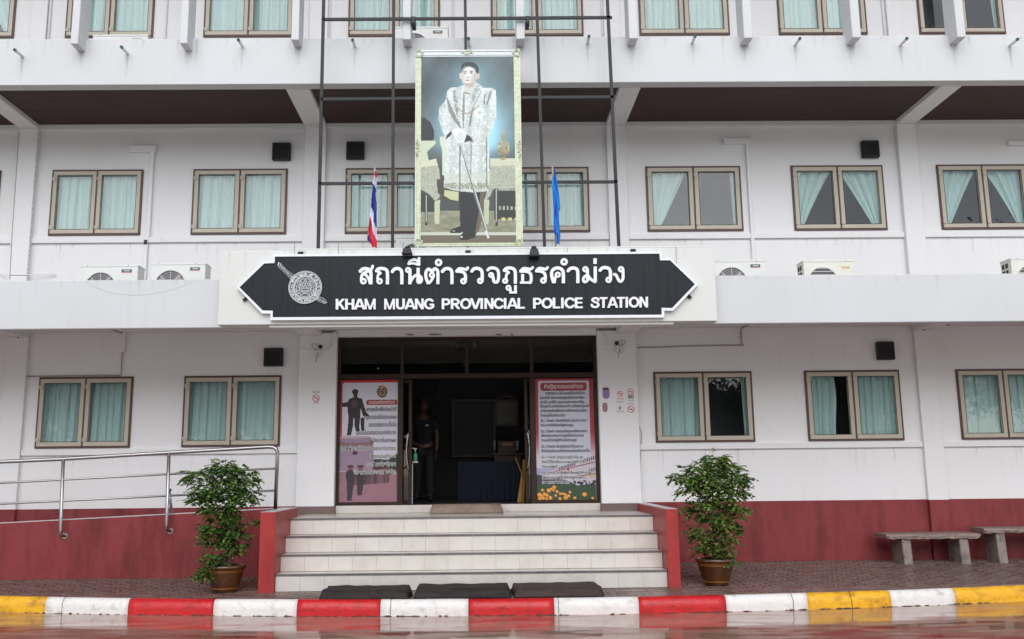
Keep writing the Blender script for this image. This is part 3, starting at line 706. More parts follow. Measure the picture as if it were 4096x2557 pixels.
# exit sign seen through the transom
t = thing('exit_sign', 'small green hanging exit sign with arrow, seen through the middle transom pane', 'sign')
x0, z1 = Rg(5, 805, 905, .6); x1, z0 = Rg(5, 975, 975, .6)
obj('panel', bx(x0, x1, .60, .63, z0, z1, .003), mat('exit_green', lin((24, 84, 62)), .5), t)
cx = x0+.05; obj('arrow', prism(B(), [(cx-.03, (z0+z1)/2), (cx, z0+.03), (cx, z1-.03)], .594, .599), m_paper, t)
text_mesh('lettering', 'EXIT', x0+.07, (z0+z1)/2-.02, .597, .07, m_paper, t)
cx = x1-.06; bm = B(); prism(bm, [(cx-.04, z0+.02), (cx-.034, z0+.02), (cx-.034, z1-.02), (cx-.04, z1-.02)], .594, .599); prism(bm, [(cx-.02, z0+.02), (cx, (z0+z1)/2), (cx+.02, z0+.02), (cx+.028, z0+.03), (cx+.01, z1-.03), (cx-.012, z1-.03)], .594, .599); obj('running_figure', bm, m_paper, t)

# cables and trunking on the walls
def cable(pts, r, name='cable', m=m_pvc, parent=bld, n=6, sp=True):
    bm = B(); tube(bm, spline(pts, 5) if sp else pts, r, n); return obj(name, bm, m, parent, smooth=True)
m_dirty = mat('dirty_white_cable', (.40, .36, .32), .6, var=.2, vscale=6)
def RW(r, x, y, Y): X, Z = Rg(r, x, y, Y); return (X, Y, Z)
# first floor trunking (left)
x0, z1 = Rg(1, 920, 1036, -.03); x1, z0 = Rg(1, 1108, 1082, -.03); xa = Rg(1, 1060, 1300, -.03)[0]
bm = B(); box(bm, x0, x1, -.075, -.001, z0, z1, .012); box(bm, xa-.01, xa+.055, -.06, -.001, 5.10, z0+.02, .01)
obj('pipe_trunking', bm, m_wall, bld)
xb = Rg(4, 1045, 100, -.03)[0]
bm = B(); box(bm, xb-.035, xb+.03, -.06, -.046, 5.0, 5.11, .002); box(bm, xb-.03, xb+.025, -.055, -.001, 3.9, 5.0, .008); obj('pipe_trunking', bm, m_wall, bld)
obj('pipe_joint', bx(xb-.03, xb+.02, -.072, -.047, 4.985, 5.055, .004), m_black, bld)
x0, z1 = Rg(3, 283, 984, -.03); x1, z0 = Rg(3, 470, 1022, -.03); xa = Rg(3, 462, 1200, -.03)[0]
bm = B(); box(bm, x0, x1, -.075, -.001, z0, z1, .012); box(bm, xa-.025, xa+.03, -.06, -.001, 3.9, z0+.02, .008); obj('pipe_trunking', bm, m_wall, bld)
x0, z1 = Rg(3, 2298, 1003, -.03); obj('pipe_trunking', bx(x0, x0+.6, -.075, -.001, z1-.075, z1, .012), m_wall, bld)
# third floor pipes
for r, x in ((1, 350), (1, 218), (1, 1175), (1, 2195), (1, 2340), (2, 790), (2, 1850), (3, 1425)):
    X = Rg(r, x, 150, -.03)[0]; obj('pipe', tube(B(), [(X, -.02, 7.25), (X, -.02, 10.9)], .018 if x not in (218, 2340) else .01, 8), m_wall, bld, smooth=True)
# ground floor cables
cable([RW(4, 165, 1158, -.02), RW(4, 500, 1152, -.02), RW(4, 852, 1150, -.02)], .011, m=m_dirty, sp=False)
cable([RW(4, 165, 1158, -.02), RW(4, 158, 1300, -.02), RW(4, 140, 1500, -.02), RW(7, 128, 80, -.02), RW(7, 112, 300, -.02), RW(7, 98, 560, -.02)], .009, m=m_wall)
cable([RW(4, 858, 1150, -.02), RW(4, 862, 1060, -.02), RW(4, 868, 990, -.02)], .009, m=m_dirty)
x0, _ = Rg(4, 850, 900, -.03); x1, z0 = Rg(4, 886, 985, -.03); obj('pipe_trunking', bx(x0, x1, -.055, -.001, z0, 3.60, .006), m_wall, bld)
cable([(x0+.03, -.04, 3.59), (x0+.01, -.55, 3.592)], .012, m=m_dirty, sp=False)
cable([RW(5, 2098, 952, -.02), RW(5, 2260, 950, -.02), RW(6, 100, 940, -.02), RW(6, 412, 936, -.02)], .012, m=m_dirty)
cable([RW(6, 430, 938, -.02), RW(6, 416, 925, -.02), RW(6, 412, 870, -.02), (Rg(6, 412, 815, -.02)[0], -.03, 3.585), (Rg(6, 412, 815, -.02)[0]+.01, -.6, 3.588)], .011, m=m_dirty, sp=False)
cable([RW(5, 1835, 835, -.13), RW(5, 1870, 870, -.13), RW(5, 1880, 925, -.13), RW(5, 1905, 945, -.13), RW(5, 1945, 940, -.13)], .009, m=m_wall)
cable([RW(5, 1808, 975, -.10), RW(5, 1870, 968, -.13), RW(5, 1930, 968, -.13), RW(5, 1960, 950, -.13)], .008, m=m_wall)
cable([RW(4, 2418, 832, -.10), RW(4, 2380, 840, -.13), RW(4, 2355, 870, -.13), RW(4, 2348, 940, -.13), RW(4, 2320, 965, -.13), RW(4, 2290, 962, -.13)], .010, m=m_wall)
cable([RW(4, 2130, 965, -.13), RW(4, 2235, 965, -.13)], .004, m=m_wall, sp=False)
cable([RW(8, 2110, 5, -.03), RW(8, 2128, 60, -.03), RW(8, 2122, 160, -.03), RW(8, 2118, 300, -.03)], .006, m=m_dirty)
# wires along first floor left
cable([RW(4, 0, 437, -.03), RW(4, 70, 436, -.11), RW(4, 190, 437, -.11), RW(4, 398, 437, -.03)], .007, m=m_wall, sp=False)
cable([RW(1, 135, 940, -.105), RW(1, 110, 1300, -.105), RW(4, 85, 150, -.105), RW(4, 68, 470, -.105)], .005, m=m_dirty)
# dots of old fixings on the left pilaster
bm = B()
for k in range(26):
    X, Z = Rg(1 if k < 12 else 4, 272-k*3.6 if k < 12 else 228-(k-12)*2.5, 950+k*48 if k < 12 else 10+(k-12)*32, -.105); box(bm, X-.006, X+.006, -.108, -.098, Z-.008, Z+.008)
obj('wall_fixings', bm, m_dirty, bld, kind='stuff')
cable([RW(4, 600, 478, -2.125), RW(4, 690, 530, -2.125), RW(4, 820, 568, -2.125), RW(4, 980, 580, -2.125), RW(4, 1150, 558, -2.125), RW(4, 1290, 518, -2.125), RW(4, 1390, 470, -2.125)], .0014, name='slack_wire', m=m_pvc)
# chips of fallen plaster over the door
bm = B()
for x0, x1, y_ in ((450, 515, 863), (608, 712, 862), (1088, 1140, 862), (1198, 1220, 862)):
    a, z = Rg(5, x0, y_, -.095); b, _ = Rg(5, x1, y_, -.095); prism(bm, [(a, z), (a+(b-a)*.5, z-.012), (b, z-.004), (b-.01, z+.012), (a+(b-a)*.3, z+.018)], -.094, -.089)
obj('plaster_chip', bm, mat('exposed_render', (.25, .22, .20), .9), bld)

def stain_material():
    m = bpy.data.materials.new('rain_stain'); m.use_nodes = True; nt = m.node_tree; nt.nodes.clear(); L = nt.links.new
    o = nt.nodes.new('ShaderNodeOutputMaterial'); mx_ = nt.nodes.new('ShaderNodeMixShader'); t = nt.nodes.new('ShaderNodeBsdfTransparent'); d = nt.nodes.new('ShaderNodeBsdfDiffuse'); d.inputs[0].default_value = (.30, .27, .22, 1)
    at = nt.nodes.new('ShaderNodeVertexColor'); at.layer_name = 'print'; g = nt.nodes.new('ShaderNodeNewGeometry'); mp = nt.nodes.new('ShaderNodeMapping'); mp.inputs['Scale'].default_value = (40, 40, 3); L(g.outputs['Position'], mp.inputs[0])
    n = nt.nodes.new('ShaderNodeTexNoise'); n.inputs['Scale'].default_value = 1; n.inputs['Detail'].default_value = 4; L(mp.outputs[0], n.inputs['Vector'])
    r = nt.nodes.new('ShaderNodeMapRange'); r.inputs['From Min'].default_value = .35; r.inputs['From Max'].default_value = .7; r.inputs['To Max'].default_value = .62; L(n.outputs['Fac'], r.inputs[0])
    mu = nt.nodes.new('ShaderNodeMath'); mu.operation = 'MULTIPLY'; L(at.outputs['Color'], mu.inputs[0]); L(r.outputs[0], mu.inputs[1]); L(mu.outputs[0], mx_.inputs[0]); L(t.outputs[0], mx_.inputs[1]); L(d.outputs[0], mx_.inputs[2]); L(mx_.outputs[0], o.inputs[0]); return m
m_stain = stain_material()
rs = random.Random(21); vs, fs, cs_ = [], [], []
def drip(x, y, z, w, h, k):
    b0 = len(vs)
    for j in range(5):
        t_ = j/4; ww = w*(1-.65*t_)
        for q, cq in ((-1, 0), (0, 1), (1, 0)): vs.append((x+q*ww+rs.uniform(-.004, .004), y, z-h*t_)); cs_.append(k*cq*(1-t_)**.8)
    for j in range(4):
        for q in range(2): fs.append((b0+j*3+q, b0+j*3+3+q, b0+j*3+4+q, b0+j*3+1+q))
for x in np.arange(-7.2, 8.6, .19): drip(x+rs.uniform(-.09, .09), -1.8925, 7.565, rs.uniform(.01, .05), rs.uniform(.08, .55)*rs.random()+.05, rs.uniform(.1, .55))
for x in np.arange(-7.0, 8.4, .22):
    if not -3.25 < x < 3.3: drip(x+rs.uniform(-.09, .09), -2.1225, 4.01, rs.uniform(.01, .05), rs.uniform(.08, .55)*rs.random()+.05, rs.uniform(.1, .5))
for x in np.arange(-3.1, 3.25, .16): drip(x+rs.uniform(-.06, .06), -2.3025, 4.365, rs.uniform(.01, .04), rs.uniform(.05, .5)*rs.random()+.05, rs.uniform(.1, .6))
for sp_ in [o_ for o_ in bld.children if o_.name.startswith('drain_spout')]:
    x = sum((v.co.x for v in sp_.data.vertices))/len(sp_.data.vertices); z = min(v.co.z for v in sp_.data.vertices); drip(x, -1.893, z+.01, .035, .42, .7)
for a, b in FIN: drip((a+b)/2, -1.8935, 7.43, .07, .35, .6)
for (fl, c), (a, b) in WIN.items():
    zz = {1: 1.744, 2: 5.017}.get(fl)
    if zz:
        for k in range(9): drip(rs.uniform(a, b), -.0025, zz, rs.uniform(.01, .035), rs.uniform(.1, .5), rs.uniform(.15, .6))
        zt = {1: 1.848, 2: 5.141}[fl]
for x in np.arange(-7.2, 8.4, .45):
    if not -2.7 < x < 2.7: drip(x+rs.uniform(-.2, .2), -.0235, .955, rs.uniform(.02, .06), rs.uniform(.2, .8), rs.uniform(.1, .4))
me = bpy.data.meshes.new('rain_stains'); me.from_pydata(vs, [], fs); me.update(); at_ = me.color_attributes.new('print', 'FLOAT_COLOR', 'POINT')
c4 = np.ones((len(vs), 4), np.float32); c4[:, :3] = np.array(cs_)[:, None]; at_.data.foreach_set('color', c4.ravel()); mobj('rain_stains', me, m_stain, bld, kind='stuff')

# ================================================================== ENTRANCE STEPS
SX0, SX1 = -2.397, 2.505
RISE = .2125; Y4 = -2.37; TR = .30
steps = thing('entrance_steps', 'flight of four cream tiled steps between red cheek walls leading to the open doorway', 'steps')
bm = B()
for i in range(4):
    box(bm, SX0, SX1, Y4+TR*i+.012, Y4+TR*(i+1)+.013 if i < 3 else -.0, -.2, RISE*(i+1)-.012)
obj('step_core', bm, m_grout, steps)
def tile_mesh(w, h, t, n):
    b = B(); box(b, -w/2, w/2, -t/2, t/2, -h/2, h/2, .001); me = bpy.data.meshes.new(n); b.to_mesh(me); b.free(); me.materials.append(m_tile); return me
NT = 16; tw = (SX1-SX0)/NT
rt = tile_mesh(tw-.002, RISE-.03, .012, 'riser_tile'); rt0 = tile_mesh(tw-.002, RISE-.014, .012, 'riser_tile')
tt = tile_mesh(tw-.002, TR-.03, .012, 'tread_tile'); lt = tile_mesh(tw-.002, .335, .012, 'landing_tile')
for i in range(4):
    for k in range(NT):
        off = .14 if i % 2 else 0
        x = SX0+tw*(k+.5)
        mobj('tile', rt, None, steps, (x, Y4+TR*i+.006, RISE*i+(RISE-.026)/2+.002))
        if i < 3: o = mobj('tile', tt, None, steps, (x, Y4+TR*(i+.5)+.016, RISE*(i+1)-.006)); o.rotation_euler = (PI/2, 0, 0)
for k in range(NT):
    for j in range(4):
        o = mobj('tile', lt, None, steps, (SX0+tw*(k+.5), Y4+.9+.03+.165+.342*j, RISE*4-.006)); o.rotation_euler = (PI/2, 0, 0)
for i in range(4):
    bm = B(); z = RISE*(i+1); y = Y4+TR*i
    box(bm, SX0+.001, SX1-.001, y-.016, y+.026, z-.010, z+.003, .003); box(bm, SX0+.001, SX1-.001, y-.006, y+.004, z-.026, z-.010)
    obj('nosing', bm, m_nosing, steps)
bm = B(); box(bm, -2.0, 1.973, -.02, .0, RISE*4+.001, .963, .002); obj('threshold_riser', bm, m_tile, steps)
# cheek walls
for nm, (a, b, yb, top) in {'left': (-2.597, -2.400, -.95, .972), 'right': (2.508, 2.662, -.03, .958)}.items():
    c = obj('cheek_wall', bx(a, b, -2.44, yb, -.2, top, .006), m_cheek, steps, label='red %s hand side wall of the steps' % nm)
    obj('coping', bx(a+.004, b-.004, -2.436, yb-.004, top+.0005, top+.006, .002), m_ramp_top, c)

# ================================================================== RAMP
ramp = thing('wheelchair_ramp', 'sloping maroon walled access ramp rising towards the steps at the left', 'ramp')
zr = lambda x: .804+(x+6.486)*.0418
bm = B(); prism(bm, [(-9.6, -.2), (-2.599, -.2), (-2.599, zr(-2.6)), (-9.6, zr(-9.6))], -1.05, -.93); obj('ramp_wall', bm, m_maroon, ramp)
bm = B(); prism(bm, [(-9.6, zr(-9.6)+.001), (-2.603, zr(-2.6)+.001), (-2.603, zr(-2.6)+.012), (-9.6, zr(-9.6)+.012)], -1.046, -.934); obj('coping', bm, m_ramp_top, ramp)
bm = B(); prism(bm, [(-9.6, -.1), (-2.42, -.1), (-2.42, .845), (-9.6, .50)], -.928, -.03); obj('ramp_floor', bm, m_concrete, ramp)

# handrail
RY = -1.14
rail = thing('handrail', 'three bar stainless steel handrail running up the outer side of the ramp', 'handrail')
def P7(x, y): X, Z = Rg(7, x, y, RY); return (X, RY, Z)
def ext(p, q, x): k = (q[2]-p[2])/(q[0]-p[0]); return (x, RY, p[2]+k*(x-p[0]))
a, b = P7(0, 255), P7(1900, 149); c = P7(1967, 200); d = P7(1952, 590)
top = [ext(a, b, -9.4), a, P7(447, 235), P7(1195, 190), b, P7(1935, 151), P7(1958, 163), P7(1968, 188), c, d]
obj('top_rail', tube(B(), top, .0265, 12), m_steel, rail, smooth=True)
for p, q in ((P7(0, 405), P7(1957, 302)), (P7(0, 553), P7(1950, 458))): obj('mid_rail', tube(B(), [ext(p, q, -9.4), q], .0155, 10), m_steel, rail, smooth=True)
for (tx, ty, bx_, by_) in ((449, 238, 428, 740), (1198, 195, 1180, 705)):
    p, q = P7(tx, ty), P7(bx_, by_)
    pts = [p, q, (q[0]+.004, RY, q[2]-.04), (q[0]+.02, RY+.012, q[2]-.07), (q[0]+.03, RY+.05, q[2]-.08), (q[0]+.03, -1.045, q[2]-.08)]
    po = obj('post', tube(B(), pts, .0235, 12), m_steel, rail, smooth=True)
    bm = B(); cyl_y(bm, q[0]+.03, q[2]-.08, .042, -1.056, -1.0505, 20); obj('flange', bm, m_steel, po)
bm = B(); lathe(bm, [(.0, .986), (.045, .986), (.045, .992), (.03, .994)], 20, (d[0], RY)); 
q = P7(-1600, 280); obj('post', tube(B(), [(q[0], RY, 1.5), (q[0], RY, .6)], .0235, 10), m_steel, rail, smooth=True)
r2 = thing('wall_side_handrail', 'short bent steel rail end rising from the ramp behind the middle post', 'handrail')
p0 = Rg(7, 1203, 445, -.99); p1 = Rg(7, 1219, 628, -.99)
obj('post', tube(B(), [(p0[0]-.03, -.85, p0[1]-.02), (p0[0]-.01, -.99, p0[1]), (p1[0], -.99, p1[1])], .02, 10), m_steel, r2, smooth=True)
bm = B(); lathe(bm, [(.0, p1[1]+.012), (.05, p1[1]+.01), (.05, p1[1]-.004)], 20, (p1[0], -.99)); obj('flange', bm, m_steel, r2)

# ================================================================== SIGN
sign = thing('station_sign', 'long black station name sign with pointed ends and a silver emblem', 'sign')
YS = -2.36
def ka(x, y): return A(940+x/3.46, 980+y/3.46, YS)
def kbb(x, y): return A(2460+x/4.4477, 980+y/4.4477, YS)
inner = [ka(62, 588), ka(405, 258), ka(548, 252), ka(552, 163), kbb(790, 157), kbb(800, 275), kbb(980, 275), kbb(1422, 700), kbb(1015, 1125), kbb(828, 1120), kbb(830, 1243), ka(522, 1003), ka(522, 912), ka(385, 910)]
outer = [ka(28, 592), ka(398, 222), ka(517, 218), ka(520, 133), kbb(832, 122), kbb(838, 238), kbb(995, 240), kbb(1475, 705), kbb(1035, 1172), kbb(878, 1168), kbb(876, 1292), ka(490, 1043), ka(492, 950), ka(372, 950)]
obj('board', prism(B(), inner, YS+.012, -2.302), m_sign, sign)
n = len(inner); bm = B()
va = [[bm.verts.new((x, y, z)) for x, z in pl] for pl, y in ((inner, YS+.016), (inner, YS-.006), (outer, YS-.006), (outer, -2.301))]
fs = []
for k in range(3):
    for i in range(n): fs.append(bm.faces.new((va[k][i], va[k][(i+1) % n], va[k+1][(i+1) % n], va[k+1][i])))
bmesh.ops.recalc_face_normals(bm, faces=fs); obj('border', bm, m_alu, sign)
# vertical panel seams
for x in (805, 1420, 2320):
    X = ka(x, 600)[0]; obj('panel_seam', bx(X-.0025, X+.0025, YS+.0105, YS+.0135, 3.60, 4.46), m_black, sign)
for X in (1.35, 2.80): obj('panel_seam', bx(X-.0025, X+.0025, YS+.0105, YS+.0135, 3.68, 4.37), m_black, sign)
YL0, YL1 = YS-.014, YS+.008
# Thai letters, stroke centre lines measured on the board (crop pixel units)
def mc(x, y): return A(1400+x/4.0367, 1000+y/4.0367, YL0)
def md(x, y): return A(1960+x/4.0367, 1000+y/4.0367, YL0)
def P(pts, w=24): return ('P', [tuple(v)[:2] for v in spline([(a, b, 0) for a, b in pts], 5)], w)
W = 26
thai = [
 (mc, [P([(165, 345), (205, 308), (265, 303), (318, 325), (337, 380), (337, 570)], W), P([(365, 262), (352, 300), (310, 337), (235, 368), (195, 405), (183, 460), (183, 505)], 22), ('O', 216, 505, 36, 17), P([(225, 388), (270, 420), (305, 480), (328, 560)], 21), ('CLIP', 230, 556)], (130, 400, 230, 570)),
 (mc, [P([(428, 338), (460, 306), (520, 300), (580, 318), (604, 375), (604, 570)], W), P([(430, 340), (492, 374), (455, 400), (447, 450), (445, 505)], 20), ('O', 478, 505, 34, 17), ('CLIP', 200, 556)], (395, 645, 255, 570)),
 (mc, [P([(684, 350), (718, 310), (770, 300), (818, 322), (836, 378), (836, 570)], W), ('CLIP', 200, 556)], (650, 875, 255, 570)),
 (mc, [('O', 938, 325, 32, 17), P([(968, 322), (968, 420), (966, 570)], W), ('L', (1100, 287), (1100, 505), 26), P([(968, 535), (1000, 470), (1050, 418), (1110, 412), (1148, 445), (1155, 490), (1132, 525), (1098, 520), (1090, 480)], 23), ('CLIP', 200, 556)], (880, 1200, 265, 570)),
 (mc, [P([(948, 218), (968, 182), (1030, 158), (1080, 172), (1110, 218)], 20), P([(945, 226), (1020, 216), (1112, 240)], 19), ('L', (1115, 117), (1115, 250), 20)], (915, 1150, 105, 270)),
 (mc, [P([(1262, 540), (1228, 450), (1226, 360), (1268, 310), (1325, 338), (1372, 304), (1412, 332), (1419, 400), (1419, 570)], 25), ('O', 1322, 405, 32, 17), P([(1352, 415), (1322, 480), (1275, 540)], 21), ('CLIP', 200, 554)], (1190, 1455, 265, 570)),
 (mc, [('O', 1430, 203, 40, 20)], (1360, 1500, 135, 270)),
 (mc, [P([(1492, 348), (1530, 310), (1580, 300), (1628, 322), (1645, 378), (1645, 570)], W), ('CLIP', 200, 554)], (1460, 1690, 260, 570)),
 (mc, [P([(1722, 340), (1765, 302), (1830, 306), (1878, 318), (1902, 288)], 22), P([(1722, 345), (1790, 350), (1842, 372), (1864, 420), (1864, 505)], 24), ('O', 1832, 505, 34, 18)], (1690, 1935, 255, 570)),
 (mc, [P([(1968, 342), (2002, 306), (2060, 298), (2114, 322), (2134, 375), (2134, 500)], W), ('O', 2103, 500, 34, 18)], (1930, 2180, 260, 570)),
 (md, [P([(-36, 324), (0, 295), (60, 292), (115, 315), (137, 370), (137, 460), (120, 512), (85, 522), (60, 500), (50, 445), (40, 415)], 24), ('O', 18, 405, 30, 17)], (-75, 175, 255, 560)),
 (md, [P([(232, 330), (268, 297), (335, 292), (388, 315), (409, 375), (409, 560)], W), P([(232, 332), (300, 362), (265, 400), (262, 450), (272, 500)], 20), ('O', 245, 500, 32, 17), ('CLIP', 200, 545)], (195, 450, 255, 560)),
 (md, [('O', 298, 612, 30, 17), P([(328, 612), (330, 650), (330, 684)], 19), ('L', (310, 686), (436, 686), 18), ('L', (412, 568), (412, 704), 22)], (245, 450, 555, 715)),
 (md, [P([(494, 340), (540, 300), (600, 302), (650, 312), (690, 284)], 22), P([(494, 345), (580, 346), (640, 370), (664, 420), (664, 490), (650, 528)], 24), ('L', (482, 528), (662, 528), 18), ('L', (527, 388), (527, 528), 24)], (470, 720, 255, 560)),
 (md, [P([(748, 335), (792, 296), (850, 302), (900, 312), (930, 284)], 22), P([(748, 340), (820, 346), (873, 372), (893, 420), (893, 492)], 24), ('O', 862, 494, 34, 18)], (720, 960, 250, 560)),
 (md, [P([(1038, 560), (1002, 440), (998, 355), (1038, 305), (1108, 292), (1162, 320), (1184, 380), (1184, 560)], W), ('O', 1095, 400, 32, 17), P([(1068, 405), (1052, 470), (1040, 540)], 19), ('CLIP', 200, 539)], (950, 1230, 250, 560)),
 (md, [('O', 1197, 192, 40, 20)], (1130, 1265, 125, 260)),
 (md, [P([(1262, 336), (1302, 300), (1352, 292), (1400, 312), (1418, 370), (1418, 560)], W), ('CLIP', 200, 537)], (1235, 1460, 250, 560)),
 (md, [('O', 1540, 312, 32, 17), P([(1572, 312), (1575, 400), (1575, 490)], 24), P([(1565, 408), (1518, 440), (1506, 490), (1530, 518), (1565, 505)], 21), P([(1585, 415), (1635, 480), (1695, 512)], 21), ('L', (1700, 266), (1700, 515), 26), P([(1700, 505), (1690, 512)], 26)], (1470, 1745, 255, 560)),
 (md, [('L', (1697, 134), (1697, 226), 27)], (1660, 1735, 125, 240)),
 (md, [P([(1778, 328), (1815, 292), (1870, 286), (1925, 308), (1945, 365), (1945, 480)], W), ('O', 1916, 483, 34, 18)], (1745, 1990, 250, 560)),
 (md, [('O', 2115, 312, 32, 18), P([(2147, 312), (2150, 400), (2145, 470), (2115, 508), (2085, 500), (2058, 450), (2035, 405), (2008, 395)], 23)], (1985, 2200, 250, 550)),
]
for mp_, prims, (x0, x1, y0, y1) in thai:
    obj('letter', stroke_mesh(prims, x0, x1, y0, y1, 7.5, mp_, YL0, YL1), m_white_letter, sign)
# Latin letters: unit cap height, y up
w_ = .098
GL = {
 'K': (.72, [('L', (.17, 0), (.17, 1), w_), ('L', (.15, .33), (.70, 1.05), .092), ('L', (.34, .62), (.74, -.07), .10), ('CLIP', 0, 1)]),
 'H': (.74, [('L', (.17, 0), (.17, 1), w_), ('L', (.67, 0), (.67, 1), w_), ('L', (.17, .53), (.67, .53), .085)]),
 'A': (.74, [('L', (.08, -.05), (.43, 1.06), .095), ('L', (.79, -.05), (.44, 1.06), .095), ('L', (.2, .30), (.67, .30), .078), ('CLIP', 0, 1)]),
 'M': (.92, [('L', (.15, 0), (.15, 1), .078), ('L', (.83, 0), (.83, 1), .078), ('L', (.16, 1.04), (.49, -.02), .072), ('L', (.82, 1.04), (.49, -.02), .072), ('CLIP', 0, 1)]),
 'U': (.74, [('P', [(.17, 1.2), (.17, .4)], w_), ('E', .42, .36, .25, .275, PI, 2*PI, w_), ('P', [(.67, .4), (.67, 1.2)], w_), ('CLIP', -.02, 1)]),
 'N': (.74, [('L', (.17, 0), (.17, 1), .092), ('L', (.67, 0), (.67, 1), .092), ('L', (.16, 1.03), (.68, -.03), .092), ('CLIP', 0, 1)]),
 'G': (.80, [('E', .46, .5, .33, .415, .75, 2*PI-.35, w_), ('L', (.48, .44), (.83, .44), .08), ('L', (.745, .12), (.745, .50), .085), ('CLIP', -.02, 1.02)]),
 'P': (.69, [('L', (.17, 0), (.17, 1), w_), ('P', [(.17, .91), (.42, .91)], .09), ('E', .42, .68, .22, .23, PI/2, -PI/2, .092), ('P', [(.42, .45), (.17, .45)], .09), ('CLIP', 0, 1)]),
 'R': (.76, [('L', (.17, 0), (.17, 1), w_), ('P', [(.17, .91), (.44, .91)], .09), ('E', .44, .69, .22, .22, PI/2, -PI/2, .092), ('P', [(.44, .47), (.17, .47)], .09), ('L', (.40, .46), (.72, -.04), .098), ('CLIP', 0, 1)]),
 'O': (.80, [('E', .45, .5, .33, .415, 0, 2*PI, w_)]),
 'V': (.70, [('L', (.06, 1.05), (.39, -.04), .095), ('L', (.73, 1.05), (.40, -.04), .095), ('CLIP', 0, 1)]),
 'I': (.30, [('L', (.17, 0), (.17, 1), w_)]),
 'C': (.74, [('E', .45, .5, .33, .415, .68, 2*PI-.68, w_)]),
 'L': (.64, [('L', (.17, 0), (.17, 1), w_), ('L', (.17, .085), (.64, .085), .085)]),
 'E': (.69, [('L', (.17, 0), (.17, 1), w_), ('L', (.17, .085), (.68, .085), .085), ('L', (.17, .52), (.64, .52), .08), ('L', (.17, .915), (.66, .915), .085)]),
 'S': (.70, [('P', [tuple(v)[:2] for v in spline([(.63, .70, 0), (.58, .86, 0), (.38, .915, 0), (.19, .84, 0), (.18, .68, 0), (.36, .56, 0), (.56, .46, 0), (.64, .28, 0), (.54, .12, 0), (.36, .085, 0), (.17, .14, 0), (.11, .31, 0)], 5)], .092)]),
 'T': (.64, [('L', (.03, .915), (.66, .915), .085), ('L', (.345, 0), (.345, 1), w_)]),
}
for word, u0, v0, u1, v1 in (('KHAM', 1342.6, 1238.7, 1502, 1238), ('MUANG', 1536.8, 1238.2, 1733.5, 1237.3), ('PROVINCIAL', 1766.6, 1237, 2098.7, 1235), ('POLICE', 2132.2, 1234.6, 2330.8, 1233), ('STATION', 2362.6, 1232.4, 2587.6, 1230)):
    tot = sum(GL[c][0] for c in word)-.07-.02; xx = -.07 if word[0] != 'S' else -.02; sc = (u1-u0)/tot; capx = 42.8
    for c in word:
        adv, pr = GL[c]
        base = xx
        def mp_(px, py, base=base): 
            u = u0+(px+base)*sc; v = v0+(v1-v0)*(u-u0)/(u1-u0)-py*capx; return A(u, v, YL0)
        obj('letter', stroke_mesh(pr, -.12, adv+.2, -.1, 1.1, .032, mp_, YL0, YL1), m_white_letter, sign); xx += adv
# emblem: shield with sword behind
m_silver = mat('pale_silver_relief', (.62, .63, .64), .45, spec=.4)
m_esha = mat('emblem_dark_ground', (.09, .095, .11), .5)
ecx, ecz = ka(972, 588); ER = (ka(1204, 588)[0]-ka(740, 588)[0])/2
emb = obj('emblem', bx(ecx-.001, ecx+.001, YS+.004, YS+.010, ecz-.001, ecz+.001), m_esha, sign)
bm = B(); cyl_y(bm, ecx, ecz, ER, YS-.002, YS+.011, 64); obj('shield_disc', bm, m_esha, emb)
for r0, r1 in ((.965, 1.0), (.90, .935), (.665, .72), (.62, .645)):
    bm = B(); ring_y(bm, ecx, ecz, ER*r0, ER*r1, YS-.008, YS-.001, 64); obj('shield_ring', bm, m_silver, emb)
rs = random.Random(3); bm = B()
for k in range(150):
    a = rs.uniform(0, 2*PI); r = ER*rs.uniform(.745, .88); s = rs.uniform(.005, .0095); cyl_y(bm, ecx+r*math.cos(a), ecz+r*math.sin(a), s, YS-.007-rs.random()*.002, YS-.0015, 6)
obj('rim_ornament', bm, m_silver, emb)
def me_(px, py): return ecx+px*ER*.6, ecz+py*ER*.6
half = [P([(0, .85), (.10, .60), (.28, .35), (.55, .12), (.62, -.05), (.48, -.08)], .032), P([(.12, .88), (.40, .80), (.45, .58), (.30, .52)], .03), P([(.55, .75), (.80, .50), (.72, .32), (.55, .42)], .03), P([(.95, .25), (.80, .0), (.92, -.2), (.78, -.32)], .03), P([(.10, -.08), (.30, -.12), (.35, -.28), (.2, -.34), (0, -.34)], .03), P([(0, -.50), (.4, -.45), (.75, -.55), (.85, -.42)], .03), P([(0, -.62), (.25, -.66), (.45, -.80), (.2, -.92), (0, -.95)], .03), P([(.2, .25), (.34, .05), (.6, -.22), (.45, -.3)], .026), P([(.05, .45), (.0, .25), (.16, .02), (0, -.12)], .03), P([(.62, .62), (.42, .34), (.75, .12)], .022), P([(.5, -.62), (.75, -.72)], .03), P([(.6, -.28), (.88, -.38)], .028)]
mir = [('P', [(-x, y) for x, y in p[1]], p[2]) for p in half]
obj('relief_pattern', stroke_mesh(half+mir, -1.02, 1.02, -1.02, 1.02, .026, me_, YS-.008, YS-.0015), m_silver, emb)
sw = [ka(*q) for q in ((600, 238), (640, 262), (720, 348), (818, 415), (845, 440), (800, 490), (765, 470), (700, 400), (615, 318), (590, 285))]
sw2 = [ka(*q) for q in ((1170, 715), (1230, 740), (1275, 795), (1245, 818), (1180, 795), (1120, 760))]
